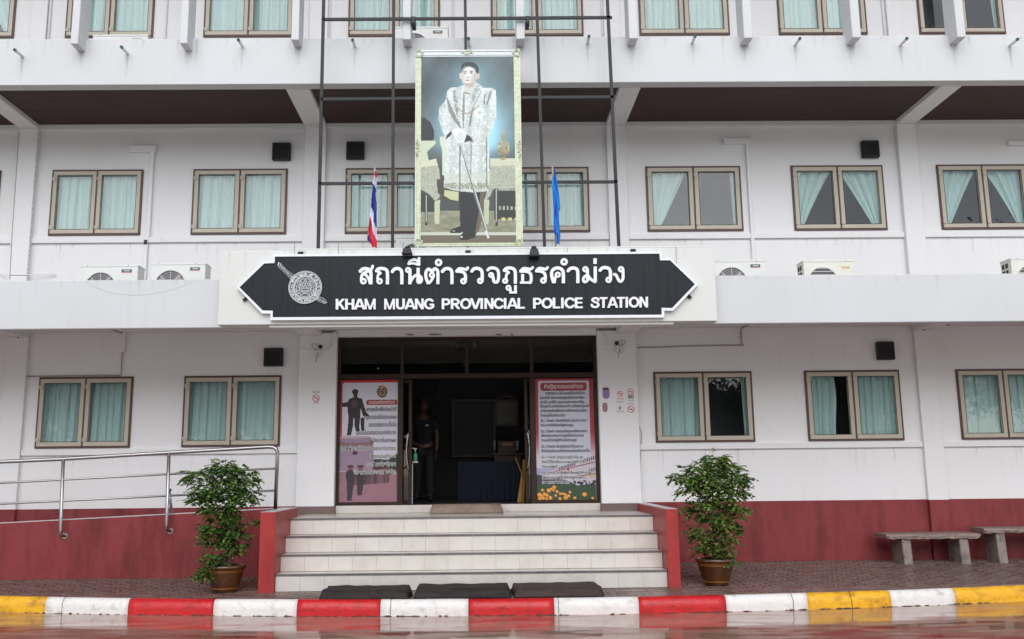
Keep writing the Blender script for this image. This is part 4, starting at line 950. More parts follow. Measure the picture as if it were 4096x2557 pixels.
for pl in (sw, sw2):
    bm = B(); prism(bm, pl, YS-.0005, YS+.0115); s = obj('sword', bm, m_esha, emb)
    ccx = sum(p[0] for p in pl)/len(pl); ccz = sum(p[1] for p in pl)/len(pl); bm = B(); nn = len(pl)
    inn = [(ccx+(x-ccx)*.9+0, ccz+(z-ccz)*.9) for x, z in pl]
    v2 = [[bm.verts.new((x, yy, z)) for x, z in q] for q, yy in ((pl, YS+.004), (pl, YS-.006), (inn, YS-.006), (inn, YS+.004))]
    for a_ in range(3):
        for i in range(nn): bm.faces.new((v2[a_][i], v2[a_][(i+1) % nn], v2[a_+1][(i+1) % nn], v2[a_+1][i]))
    bmesh.ops.recalc_face_normals(bm, faces=bm.faces[:]); obj('outline', bm, m_silver, s)
bm = B()
for t_ in range(60):
    q = rs.random(); a_ = ka(620+q*170+rs.uniform(-14, 14), 275+q*170+rs.uniform(-14, 14)); cyl_y(bm, a_[0], a_[1], rs.uniform(.003, .007), YS-.005, YS-.0008, 5)
for t_ in range(16):
    q = rs.random(); a_ = ka(1150+q*100+rs.uniform(-8, 8), 745+q*55+rs.uniform(-8, 8)); cyl_y(bm, a_[0], a_[1], rs.uniform(.003, .007), YS-.005, YS-.0008, 5)
obj('sword_ornament', bm, m_silver, emb)

# small lamp holders round the sign and two flood lights on top
def holder(r, x, y, rot, label):
    X, Z = Rg(r, x, y, -2.32); bm = B(); box(bm, -.035, .035, -.03, .0, -.02, .02, .004); box(bm, -.012, .012, -.042, -.028, -.010, .010, .003)
    o = obj('sign_bracket', bm, m_blackmetal, None, (X, -2.303, Z)); o.rotation_euler = (0, rot, 0); tag(o, label, 'bracket', 'small black brackets round the sign')
holder(4, 2131, 284, 0, 'small black bracket above the emblem end of the sign'); holder(5, 897, 274, 0, 'small black bracket above the middle of the sign, below the portrait')
holder(5, 2067, 265, 0, 'small black bracket above the right end of the sign'); holder(4, 1740, 608, -.8, 'small black bracket below the left point of the sign'); holder(6, 43, 590, .8, 'small black bracket below the right point of the sign')
def flood(r, x0, x1, yt, yb, label):
    X0, Zt = Rg(r, x0, yt, -2.45); X1, Zb = Rg(r, x1, yb, -2.45); cx = (X0+X1)/2; w = (X1-X0)/2
    t = thing('flood_light', label, 'lamp', (cx, -2.42, Zb), 'flood lights on the sign block')
    bm = B(); v = [bm.verts.new(c) for c in ((-w, -.06, 0), (w, -.06, 0), (w, .06, .0), (-w, .06, .0), (-w*.72, -.03, (Zt-Zb)*.7), (w*.72, -.03, (Zt-Zb)*.7), (w*.72, .05, (Zt-Zb)*.7), (-w*.72, .05, (Zt-Zb)*.7))]
    for f in ((0, 1, 5, 4), (1, 2, 6, 5), (2, 3, 7, 6), (3, 0, 4, 7), (4, 5, 6, 7), (3, 2, 1, 0)): bm.faces.new([v[i] for i in f])
    bmesh.ops.bevel(bm, geom=bm.edges[:], offset=.006, segments=1, affect='EDGES'); obj('housing', bm, m_black, t)
    bm = B(); box(bm, -w*1.03, w*1.03, -.068, .062, -.012, .008, .004); obj('bezel', bm, m_black, t)
    bm = B(); box(bm, -w*.5, w*.5, -.0, .05, (Zt-Zb)*.7, (Zt-Zb), .01); box(bm, -w*.2, w*.2, .02, .16, (Zt-Zb)*.75, (Zt-Zb)*.95, .005); obj('mounting_arm', bm, m_blackmetal, t)
flood(5, 430, 500, 230, 284, 'black flood light on the sign block left of the portrait'); flood(5, 1330, 1403, 228, 300, 'black flood light on the sign block right of the portrait')

# ================================================================== SCAFFOLD FRAME + PORTRAIT + FLAGS
YF = -2.20
fr = thing('steel_frame', 'tall black steel bar framework standing on the sign block behind the portrait', 'frame')
def q2(r, x, y): return Rg(r, x, y, YF)
vb = [(q2(1, 2262, 1500)[0], q2(1, 2295, 0)[0]), (q2(5, 362, 238)[0], q2(2, 370, 0)[0]), (.027, q2(2, 877, 0)[0]), (q2(5, 1440, 238)[0], q2(2, 1383, 0)[0]), (q2(5, 1967, 235)[0], q2(2, 1885, 0)[0])]
for i, (xb, xt) in enumerate(vb):
    zt_, zb_ = 9.0, 4.35; xt2 = xb+(xt-xb)*(zt_-4.4)/(7.98-4.4)
    w = .02 if i not in (0, 4) else .021
    bm = B(); v = []
    for (x, z) in ((xb, zb_), (xt2, zt_)):
        for dx, dy in ((-w, -w), (w, -w), (w, w), (-w, w)): v.append(bm.verts.new((x+dx, YF+dy, z)))
    for f in ((0, 1, 5, 4), (1, 2, 6, 5), (2, 3, 7, 6), (3, 0, 4, 7), (4, 5, 6, 7)): bm.faces.new([v[k] for k in f])
    obj('upright', bm, m_blackmetal, fr)
for z, zr_ in ((7.709, 7.722), (6.528, 6.54), (5.318, 5.318), (8.9, 8.9)):
    bm = B(); xa, xb = vb[0][0]+.0, vb[4][0]; 
    v = []
    for x, zz in ((xa-.01, z), (xb+.01, zr_)):
        for dy, dz in ((-.017, -.019), (-.017, .019), (.019, .019), (.019, -.019)): v.append(bm.verts.new((x, YF+dy-.004, zz+dz)))
    for f in ((0, 1, 2, 3), (7, 6, 5, 4), (0, 4, 5, 1), (1, 5, 6, 2), (2, 6, 7, 3), (3, 7, 4, 0)): bm.faces.new([v[k] for k in f])
    bmesh.ops.recalc_face_normals(bm, faces=bm.faces[:]); obj('cross_bar', bm, m_blackmetal, fr)
for X in (-.752, .853):
    bm = B(); box(bm, X, X+.055, YF-.03, -2.0, 7.63, 7.74, .004); obj('clamp', bm, m_blackmetal, fr)

# portrait banner: a generic official in an embroidered robe
YP = -2.26
por = thing('portrait_banner', 'tall framed portrait print of a standing figure in a pale embroidered robe', 'portrait')
def cp(x, y): return A(1640+x/1.8447, 180+y/1.8447, YP)
PX, PY = np.linspace(76, 786, 236), np.linspace(84, 1466, 450)
X, Y = np.meshgrid(PX, PY); C = np.zeros(X.shape+(3,))
g = vnoise(X, Y, .006, 3, 4); C[:] = np.array((74, 88, 92)); C += (g[..., None]-.5)*np.array((60, 62, 60))
st_ = vnoise(X*.9+Y*.5, Y*.12, .012, 9, 3); C += (st_[..., None]-.5)*46
glow = np.exp(-(((X-470)/230)**2+((Y-640)/290)**2)); put(C, np.ones(X.shape, bool), (158, 218, 238), np.clip(glow*1.5, 0, 1))
glow2 = np.exp(-(((X-440)/170)**2+((Y-230)/120)**2)); put(C, np.ones(X.shape, bool), (128, 172, 184), np.clip(glow2*.6, 0, .8))
low = np.clip((Y-760)/160, 0, 1); put(C, np.ones(X.shape, bool), (52, 58, 56), low*.85)
put(C, Y > 1230, (150, 150, 122)); put(C, Y > 1230, (96, 98, 80), np.clip(vnoise(X, Y*3, .02, 5)*1.3-.3, 0, 1)*.8); put(C, Y > 1405, (102, 92, 76))
put(C, (Y > 1385) & (Y < 1406), (205, 214, 200), .8)
# dark chair back at left, tables with cloths, vessels
put(C, inpoly(X, Y, [(80, 546), (110, 548), (150, 580), (176, 640), (178, 700), (165, 716), (80, 716)]), (22, 27, 32))
put(C, inpoly(X, Y, [(80, 720), (190, 718), (188, 740), (150, 778), (125, 800), (132, 835), (140, 870), (80, 880)]), (196, 204, 176))
def cloth(poly, seed):
    mk = inpoly(X, Y, poly); n = vnoise(X, Y, .09, seed, 2); put(C, mk, (170, 176, 156)); put(C, mk & (n > .5), (124, 130, 118), .6); put(C, mk & (n > .62), (205, 210, 188), .6)
cloth([(80, 880), (190, 850), (215, 930), (235, 1110), (190, 1165), (140, 1110), (80, 1075)], 11); put(C, inpoly(X, Y, [(80, 880), (192, 850), (206, 900), (80, 915)]), (206, 208, 178))
put(C, inpoly(X, Y, [(80, 1095), (120, 1110), (190, 1165), (180, 1240), (80, 1240)]), (40, 42, 40))
put(C, inpoly(X, Y, [(180, 1165), (222, 1150), (215, 1325), (182, 1325)]), (186, 196, 164)); put(C, inpoly(X, Y, [(108, 1120), (130, 1120), (130, 1335), (110, 1335)]), (36, 36, 36)); put(C, inpoly(X, Y, [(116, 1120), (122, 1120), (122, 1310), (116, 1310)]), (190, 196, 186))
put(C, inpoly(X, Y, [(218, 690), (262, 690), (262, 980), (238, 970), (236, 780), (222, 740)]), (206, 214, 190))
put(C, inpoly(X, Y, [(196, 1005), (290, 980), (360, 1060), (360, 1160), (270, 1170), (205, 1100)]), (60, 56, 46)); put(C, inpoly(X, Y, [(255, 1080), (360, 1095), (356, 1160), (300, 1150), (250, 1120)]), (190, 194, 150))
put(C, inpoly(X, Y, [(620, 1085), (782, 1080), (782, 1290), (620, 1290)]), (34, 36, 34)); put(C, inpoly(X, Y, [(630, 1195), (782, 1200), (782, 1225), (640, 1225)]) & (np.sin(X*.22) > 0), (160, 168, 150)); put(C, inpoly(X, Y, [(668, 1280), (782, 1280), (782, 1302), (668, 1302)]) & (np.sin(X*.13) > -.2), (200, 196, 130))
cloth([(590, 900), (782, 895), (782, 1065), (612, 1068), (595, 1120), (545, 1170), (575, 1050)], 17); put(C, inpoly(X, Y, [(590, 850), (782, 848), (782, 900), (590, 905)]), (200, 202, 176)); put(C, (Y > 1062) & (Y < 1085) & (X > 612) & (np.sin(X*.9) > 0), (196, 198, 178))
put(C, inpoly(X, Y, [(545, 1150), (585, 1150), (580, 1328), (548, 1328)]), (180, 190, 158)); put(C, inpoly(X, Y, [(622, 1070), (650, 1070), (648, 1340), (630, 1340)]), (40, 40, 38)); put(C, inpoly(X, Y, [(632, 1075), (638, 1075), (640, 1310), (634, 1310)]), (196, 198, 186))
for (cx, cy, rx, ry, c_) in ((690, 820, 26, 40, (104, 96, 66)), (690, 790, 48, 36, (132, 124, 92)), (690, 745, 44, 20, (150, 146, 116)), (691, 700, 16, 40, (146, 142, 112)), (692, 650, 7, 36, (166, 162, 132)), (685, 850, 22, 10, (150, 144, 110))):
    put(C, inell(X, Y, cx, cy, rx, ry), c_)
nz = vnoise(X, Y, .11, 21, 2); put(C, inell(X, Y, 690, 780, 46, 60) & (nz > .6), (208, 204, 170), .6)
# figure
put(C, inpoly(X, Y, [(360, 1080), (520, 1085), (512, 1240), (496, 1380), (480, 1412), (396, 1408), (370, 1340), (366, 1200)]), (16, 19, 24))
put(C, inpoly(X, Y, [(520, 1090), (548, 1090), (540, 1260), (505, 1385), (480, 1385), (508, 1240)]), (96, 82, 64))
put(C, inpoly(X, Y, [(292, 1382), (310, 1362), (370, 1340), (386, 1352), (382, 1388), (340, 1392), (300, 1391)]), (14, 16, 18)); put(C, inpoly(X, Y, [(362, 1420), (380, 1396), (440, 1385), (485, 1400), (478, 1425), (420, 1440), (372, 1440)]), (14, 16, 18)); put(C, inell(X, Y, 380, 1418, 9, 6), (200, 210, 214)); put(C, inell(X, Y, 322, 1376, 12, 4), (150, 160, 164))
robe = inpoly(X, Y, [(400, 300), (352, 318), (300, 322), (275, 345), (262, 420), (215, 475), (210, 560), (236, 640), (262, 700), (258, 900), (248, 1062), (300, 1078), (372, 1090), (470, 1098), (580, 1088), (588, 1000), (584, 800), (582, 690), (612, 620), (638, 540), (634, 340), (600, 322), (540, 322), (496, 285), (440, 330)])
n1 = vnoise(X, Y, .05, 31, 4); n2 = vnoise(X, Y, .13, 37, 2)
put(C, robe, (212, 222, 220)); put(C, robe, (150, 158, 152), np.clip(.45*vnoise(X*1.6, Y*.25, .02, 77, 3)+.25*np.sin(X*.055+Y*.004)-.12, 0, .55)); put(C, robe & (n2 > .52), (184, 192, 186), .38); put(C, robe & (n2 > .66), (140, 148, 140), .34); put(C, robe & (n1 < .34), (238, 242, 238), .7)
put(C, robe & (Y > 960), (196, 204, 176), .35); put(C, robe & (np.abs(Y-1052) < 26) & (n2 > .5), (120, 126, 108), .7)
for pl in ([(268, 400), (276, 395), (330, 520), (382, 625), (372, 628), (318, 560), (285, 500)], [(392, 360), (402, 360), (404, 480), (396, 630), (388, 630), (386, 480)], [(520, 350), (530, 340), (470, 470), (448, 600), (432, 620), (450, 500)], [(548, 370), (558, 372), (552, 455), (540, 440)], [(590, 350), (604, 352), (580, 430), (560, 480), (566, 430)], [(362, 760), (376, 760), (372, 1085), (360, 1085)], [(448, 700), (456, 760), (450, 1000), (444, 1000), (446, 760)], [(560, 690), (568, 690), (572, 1060), (560, 1060)]):
    put(C, inpoly(X, Y, pl), (84, 88, 84), .62)
put(C, inpoly(X, Y, [(318, 330), (334, 335), (372, 600), (358, 600), (322, 430)]) & (n2 > .42), (104, 108, 104), .65); put(C, inpoly(X, Y, [(470, 330), (500, 300), (520, 320), (470, 430), (452, 440)]) & (n2 > .45), (110, 114, 110), .6)
put(C, inpoly(X, Y, [(262, 712), (270, 680), (300, 648), (318, 640), (300, 680)]), (30, 30, 32)); put(C, inpoly(X, Y, [(410, 690), (420, 672), (448, 690), (468, 728), (440, 720), (400, 732)]), (40, 40, 40))
put(C, inell(X, Y, 512, 510, 40, 42) & (n2 > .35), (226, 230, 226), .9); put(C, inell(X, Y, 512, 510, 12, 12), (190, 196, 190))
put(C, inpoly(X, Y, [(304, 650), (330, 628), (378, 630), (410, 660), (414, 690), (396, 722), (366, 738), (346, 720), (330, 690)]), (224, 232, 236)); 
for q_ in ((352, 672, 392, 712), (364, 660, 402, 696), (342, 690, 376, 724)): put(C, inpoly(X, Y, [(q_[0], q_[1]), (q_[0]+4, q_[1]-2), (q_[2]+3, q_[3]-2), (q_[2], q_[3])]), (120, 124, 128), .8)
put(C, inpoly(X, Y, [(366, 748), (378, 744), (586, 1415), (572, 1425), (470, 1110)]), (112, 116, 116)); put(C, inpoly(X, Y, [(372, 750), (377, 748), (582, 1412), (577, 1414)]), (216, 222, 224)); put(C, inell(X, Y, 366, 746, 18, 8), (176, 180, 160)); put(C, inpoly(X, Y, [(548, 1380), (565, 1370), (588, 1425), (572, 1430)]), (206, 210, 210))
put(C, inpoly(X, Y, [(396, 300), (400, 330), (398, 370), (428, 380), (470, 350), (494, 300), (488, 280), (410, 285)]), (200, 206, 200)); put(C, inpoly(X, Y, [(400, 352), (440, 364), (446, 372), (398, 366)]), (156, 128, 84))
put(C, inell(X, Y, 434, 238, 58, 74), (222, 220, 214)); fc = inell(X, Y, 434, 238, 58, 74)
put(C, fc, (176, 164, 156), np.clip(((X-434)/58)**2*.75+np.maximum((Y-262)/90, 0)*.5, 0, .7)); put(C, fc & inell(X, Y, 470, 262, 22, 40), (184, 170, 162), .5); put(C, inell(X, Y, 374, 232, 10, 22), (204, 196, 190)); put(C, inell(X, Y, 500, 232, 13, 25), (196, 186, 180)); put(C, inpoly(X, Y, [(398, 290), (476, 284), (470, 312), (436, 322), (404, 308)]), (178, 168, 160))
put(C, inpoly(X, Y, [(378, 205), (376, 160), (392, 134), (430, 124), (474, 132), (504, 160), (508, 205), (500, 218), (488, 205), (482, 176), (440, 156), (400, 160), (384, 178)]), (34, 38, 44))
for e in ((405, 200, 17, 3.5), (452, 198, 18, 3.5)): put(C, inell(X, Y, *e), (70, 70, 74), .8)
for e in ((406, 212, 11, 4.5), (451, 211, 12, 4.5)): put(C, inell(X, Y, *e), (60, 58, 60), .85)
put(C, inell(X, Y, 427, 244, 11, 5), (150, 134, 126), .7); put(C, inell(X, Y, 426, 266, 17, 4.5), (150, 110, 106), .85); put(C, inell(X, Y, 420, 226, 5, 18), (232, 230, 226), .6); put(C, inpoly(X, Y, [(470, 200), (492, 215), (480, 270), (455, 300), (470, 250)]), (176, 166, 160), .4)
for k in range(26):
    q = k/25; put(C, inell(X, Y, 336+170*q, 455+60*math.sin(PI*q), 5, 5), (150, 146, 110), .9)
for k in range(90):
    put(C, inell(X, Y, 366+4*math.sin(k), 760+k*3.6, 2.4, 1.6), (110, 112, 100), .7); put(C, inell(X, Y, 562+5*math.sin(k*.3), 700+k*4.1, 3, 1.6), (104, 106, 96), .7)
for k in range(60): put(C, inell(X, Y, 262+k*5.4, 1052+9*math.sin(k*1.1), 5, 7) & robe, (140, 144, 122), .7)
C = C*.95+8
x_, z_ = np.vectorize(lambda u, v: cp(u, v))(X, Y) if False else (None, None)
p00, p10, p01, p11 = [np.array(cp(*q)) for q in ((76, 84), (786, 84), (76, 1466), (786, 1466))]
def bil(Xa, Ya):
    s = (Xa-76)/710; t = (Ya-84)/1382
    a = (1-s)[..., None]*(1-t)[..., None]*p00+s[..., None]*(1-t)[..., None]*p10+(1-s)[..., None]*t[..., None]*p01+s[..., None]*t[..., None]*p11
    return a[..., 0], np.full(Xa.shape, YP+.004), a[..., 1]
paint_grid('portrait_print', por, m_vinyl, bil, PX, PY, C)
x0, x1 = cp(38, 700)[0], cp(822, 700)[0]; z1, z0 = cp(420, 38)[1], cp(420, 1486)[1]
xi0, xi1, zi1, zi0 = max(p00[0], p01[0])+.004, min(p10[0], p11[0])-.004, min(p00[1], p10[1])-.004, max(p01[1], p11[1])+.004
obj('backing_board', bx(x0+.02, x1-.02, YP+.012, YP+.03, z0+.02, z1-.02), m_paper, por)
m_gilt = mat('pale_green_gilt', lin((214, 220, 196)), .4, col2=lin((186, 194, 156)), vscale=22, var=.12, c2pos=(.4, .7)); m_gilt2 = mat('pale_silver_moulding', (.66, .72, .72), .4, var=.15, vscale=20)
for k, (a, b, c_, d_) in enumerate(((x0, x1, z1-.001, zi1), (x0, x1, zi0, z0), (x0, xi0, zi1, zi0), (xi1, x1, zi1, zi0))):
    bm = B(); m1 = m_gilt2 if k == 0 else m_gilt
    zt_, zb_ = c_, d_
    if k < 2:
        h = zt_-zb_
        for (f0, f1, dy) in ((0, .25, .014), (.25, .5, .004), (.5, .8, .010), (.8, 1, .002)):
            if k == 0: box(bm, a, b, YP-dy, YP+.02, zt_-f1*h, zt_-f0*h, .002)
            else: box(bm, a, b, YP-dy, YP+.02, zb_+f0*h, zb_+f1*h, .002)
    else:
        w = b-a
        for (f0, f1, dy) in ((0, .25, .014), (.25, .5, .004), (.5, .8, .010), (.8, 1, .002)):
            xa, xb = (a+f0*w, a+f1*w) if k == 2 else (b-f1*w, b-f0*w); box(bm, xa, xb, YP-dy, YP+.02, zb_, zt_, .002)
    obj('moulding', bm, m1, por)
for (cx, cz, n_) in ((x0+.05, z1-.05, 14), (x1-.05, z1-.05, 14), (x0+.05, z0+.05, 12), (x1-.05, z0+.05, 12), ((x0+x1)/2, z1-.035, 12), (x0+.03, (z0+z1)/2-.02, 14), (x1-.03, (z0+z1)/2-.02, 14)):
    bm = B(); rs2 = random.Random(int(cx*100))
    for k in range(n_):
        a = k/n_*2*PI; rx, rz = (.075, .03) if abs(cz-(z1-.035)) < .02 and abs(cx-(x0+x1)/2) < .1 else ((.022, .13) if n_ == 14 and abs(cz-(z0+z1)/2) < .1 else (.055, .055))
        ring_y(bm, cx+rx*math.cos(a)*rs2.uniform(.5, 1.1), cz+rz*math.sin(a)*rs2.uniform(.5, 1.1), .006, .0135, YP-.024, YP-.010, 8)
    obj('corner_ornament', bm, m_gilt, por)

# flags: furled wet cloth hanging from short poles
def flag(name, label, crop, left, right, polys, base, yf, pole, group):
    ox, oy, s = crop; t = thing(name, label, 'flag', group=group)
    (pu0, pv0), (pu1, pv1) = pole; a = A(ox+pu0/s, oy+pv0/s, yf+.03); b = A(ox+pu1/s, oy+pv1/s, yf+.03)
    obj('pole', tube(B(), [(a[0], yf+.03, a[1]), (b[0], yf+.03, b[1]-.05)], .011, 8), mat('pale_wood_pole', (.42, .34, .30), .5), t, smooth=True)
    ls, rs_ = np.array(left, float), np.array(right, float); v0, v1 = ls[0, 1], ls[-1, 1]
    V = np.linspace(v0, v1, 130); Uu = np.linspace(0, 1, 22); S, T = np.meshgrid(Uu, V)
    xl = np.interp(T, ls[:, 1], ls[:, 0]); xr = np.interp(T, rs_[:, 1], rs_[:, 0]); Xc = xl+(xr-xl)*S
    C = np.zeros(Xc.shape+(3,)); C[:] = base
    for c_, pl in polys: put(C, inpoly(Xc, T, pl), c_)
    C *= (1+.08*(vnoise(Xc*1.0, T*.3, .03, 5)[..., None]-.5))
    p_ = [A(ox+xx/s, oy+vv/s, yf) for xx, vv in ((0, v0), (100, v0), (0, v1))]
    def pos(S_g, T_g):
        i = Xc; px_ = A(ox, oy+v0/s, yf); 
        W1 = (A(ox+100/s, oy, yf)[0]-A(ox, oy, yf)[0])/100
        xw = np.empty_like(i); zw = np.empty_like(i)
        for j in range(i.shape[0]):
            aL = A(ox+i[j, 0]/s, oy+V[j]/s, yf); aR = A(ox+i[j, -1]/s, oy+V[j]/s, yf)
            xw[j] = np.linspace(aL[0], aR[0], i.shape[1]); zw[j] = np.linspace(aL[1], aR[1], i.shape[1])
        fold = .03*np.sin(S_g*9+T_g*.004+1)+.018*np.sin(S_g*17-T_g*.007)
        return xw, yf-.01-.02*np.sin(S_g*PI)+fold*.6, zw
    paint_grid('cloth', t, m_flag, pos, Uu, V, C)
    o = t.children[-1]; so = o.modifiers.new('cloth thickness', 'SOLIDIFY'); so.thickness = .004
RED, WHT, BLU = (206, 44, 56), (214, 214, 236), (44, 58, 140)
flag('national_flag', 'furled wet red, white and blue striped flag left of the portrait', (1420, 640, 3.98),
     [(316, 130), (318, 190), (306, 260), (280, 360), (278, 480), (262, 620), (256, 740), (240, 900), (226, 1050), (208, 1175), (196, 1275), (240, 1332), (262, 1345), (272, 1395)],
     [(322, 130), (342, 180), (352, 240), (350, 360), (344, 470), (346, 700), (345, 1000), (344, 1180), (350, 1290), (350, 1340), (348, 1395)],
     [(RED, [(300, 190), (360, 190), (360, 305), (335, 290), (314, 250), (300, 270)]), (BLU, [(270, 375), (300, 395), (340, 470), (336, 560), (342, 660), (360, 700), (350, 1090), (320, 1040), (300, 985), (306, 870), (285, 800), (258, 765), (250, 700)]),
      (RED, [(230, 900), (245, 905), (268, 990), (290, 1150), (320, 1230), (360, 1290), (360, 1400), (230, 1400), (250, 1330), (215, 1180), (210, 1150)]), ((150, 40, 60), [(225, 960), (245, 930), (262, 1000), (240, 1080), (215, 1120)]), (BLU, [(190, 1160), (208, 1180), (240, 1250), (250, 1345), (180, 1340)])],
     WHT, -2.27, ((312, 105), (340, 1395)), 'flags beside the portrait')
LB = (24, 118, 206)
flag('blue_flag', 'furled bright blue flag tied to a pole right of the portrait', (2160, 640, 3.98),
     [(214, 150), (216, 250), (182, 350), (196, 480), (208, 600), (214, 760), (214, 1000), (220, 1170), (258, 1200), (262, 1345)],
     [(226, 150), (240, 200), (272, 340), (300, 520), (318, 700), (322, 790), (300, 820), (306, 960), (316, 1100), (328, 1200), (312, 1345)],
     [((40, 84, 184), [(214, 790), (260, 790), (250, 930), (225, 900)]), ((14, 98, 190), [(250, 640), (262, 620), (270, 780), (250, 790)]), ((60, 150, 220), [(180, 340), (205, 340), (212, 520), (200, 560)])],
     LB, -2.27, ((198, 96), (250, 1380)), 'flags beside the portrait')

# ================================================================== POSTERS on the side panes
def poster(name, label, u0, v0, u1, v1, painter, nx, ny):
    yp = DY-.012; x0, z1 = A(u0, v0, yp); x1, z0 = A(u1, v1, yp); t = thing(name, label, 'poster', (x0, yp, z0), 'posters on the door side panes')
    xs, ys = np.linspace(0, 1, nx), np.linspace(0, 1, ny); X, Y = np.meshgrid(xs, ys); C = painter(X, Y)*.93
    o = paint_grid('poster_print', t, m_poster, lambda a, b: ((x1-x0)*a, np.full(a.shape, -.002), (z1-z0)*(1-b)), xs, ys, C)
    obj('poster_sheet', bx(0, x1-x0, -.001, .004, 0, z1-z0), m_paper, t)
    return t, x1-x0, z1-z0
m_ink = mat('dark_maroon_ink', (.035, .018, .022), .6); m_ink2 = mat('white_ink', (.8, .8, .8), .6)
def paintL(X, Y):
    x, y = X*602+145, Y*1225+180                                    # in crop units
    C = np.zeros(X.shape+(3,)); C[:] = (196, 28, 38); fade = np.clip((y-650)/300, 0, 1); put(C, np.ones(X.shape, bool), (226, 196, 206), fade*.9)
    put(C, rr(x, y, 180, 208, 735, 1300, 16), (214, 214, 226))
    put(C, y > 1105, (168, 122, 134)); put(C, (y > 1105), (132, 90, 104), np.clip(vnoise(x, y*2, .012, 4), 0, 1)*.5); put(C, inpoly(x, y, [(700, 930), (760, 930), (760, 1110), (480, 1110), (480, 980), (640, 985)]), (44, 52, 46))
    put(C, inpoly(x, y, [(145, 772), (190, 748), (440, 748), (492, 822), (486, 1100), (145, 1100)]), (158, 134, 156)); put(C, inpoly(x, y, [(145, 810), (492, 815), (470, 850), (145, 850)]), (140, 104, 110)); put(C, inpoly(x, y, [(145, 772), (190, 748), (440, 748), (460, 765)]), (204, 170, 178))
    put(C, inell(x, y, 310, 918, 26, 20), (74, 34, 48))
    st = (34, 20, 27)
    put(C, inell(x, y, 303, 300, 32, 28), st); put(C, inpoly(x, y, [(280, 300), (330, 300), (322, 365), (292, 365)]), st)
    put(C, inpoly(x, y, [(245, 372), (290, 355), (330, 358), (372, 372), (392, 440), (412, 505), (448, 545), (425, 552), (384, 545), (370, 500), (358, 470), (356, 560), (350, 640), (352, 700), (318, 702), (300, 640), (298, 560), (290, 570), (288, 640), (270, 740), (228, 742), (236, 650), (242, 560), (232, 500), (232, 455), (175, 452), (172, 415), (232, 402)]), st)
    put(C, inpoly(x, y, [(358, 575), (376, 558), (396, 572), (400, 690), (382, 700), (366, 680)]), st); put(C, inell(x, y, 300, 420, 34, 40), (92, 62, 70), .7)
    em = inell(x, y, 568, 300, 52, 64); put(C, em, (96, 62, 50)); put(C, em & (vnoise(x, y, .09, 8) > .55), (176, 150, 120)); put(C, inpoly(x, y, [(550, 260), (568, 236), (588, 260)]), (214, 160, 70))
    put(C, rr(x, y, 414, 384, 718, 438, 18), (168, 28, 38))
    rs = random.Random(5)
    for k in range(26):
        cx = 600-k*16 if k > 4 else 500-k*10; cx = 640-k*15; h = 150-k*1.2; cy = 1080+k*2.2; c_ = rs.choice(((92, 64, 76), (70, 50, 60), (120, 84, 92)))
        put(C, inpoly(x, y, [(cx-14, cy), (cx+14, cy), (cx+12, cy+h*.9), (cx-10, cy+h*.9)]), c_, .9); put(C, inell(x, y, cx, cy-8, 12, 12), (150, 104, 102), .9); put(C, inell(x, y, cx, cy-16, 15, 7), (96, 36, 46), .9)
    for cx, hh in ((360, 1330), (262, 1385)):
        put(C, inpoly(x, y, [(cx-34, 1100), (cx+36, 1100), (cx+44, 1200), (cx+22, hh), (cx+50, hh+5), (cx-20, hh+6), (cx-26, 1240)]), (56, 44, 52)); put(C, inell(x, y, cx+8, 1072, 24, 30), (140, 92, 88)); put(C, inell(x, y, cx+6, 1052, 34, 14), (96, 34, 44)); put(C, inell(x, y, cx+4, 1140, 44, 56), (56, 44, 52)); put(C, inpoly(x, y, [(cx-28, 1190), (cx+42, 1190), (cx+42, 1204), (cx-28, 1204)]), (40, 28, 34))
    return C
pl, pw, ph = poster('ideals_poster', 'tall red bordered poster with a dark bronze soldier statue, left of the open doorway', 1357.5, 1521.4, 1597.8, 2007.5, paintL, 150, 300)
def lxy(x, y): return (x-145)/602*pw, ph*(1-(y-180)/1225)
a, b = lxy(566, 422); text_mesh('heading', 'บทอุดมคติของตำรวจ', a, b, -.004, .068, m_ink2, pl, 'CENTER', width=252/602*pw)
for s_, y_, x0_ in (('เคารพเอื้อเฟื้อต่อหน้าที่', 500, 414), ('กรุณาปราณีต่อประชาชน', 578, 398), ('อดทนต่อความเจ็บใจ', 655, 440), ('ไม่หวั่นไหวต่อความยากลำบาก', 735, 315), ('ไม่มักมากในลาภผล', 812, 450), ('มุ่งบำเพ็ญตนให้เป็นประโยชน์แก่ประชาชน', 892, 170), ('ดำรงตนในยุติธรรม', 972, 455), ('กระทำการด้วยปัญญา', 1050, 432), ('รักษาความไม่ประมาทเสมอชีวิต', 1130, 304)):
    a, b = lxy(708, y_)
    if y_ > 860: text_mesh('text_halo', s_, a+.002, b, -.0035, .088, m_ink2, pl, 'RIGHT', width=(712-x0_)/602*pw, bold=.006)
    text_mesh('text_line', s_, a, b, -.005, .088, m_ink, pl, 'RIGHT', width=(706-x0_)/602*pw, bold=.0012)
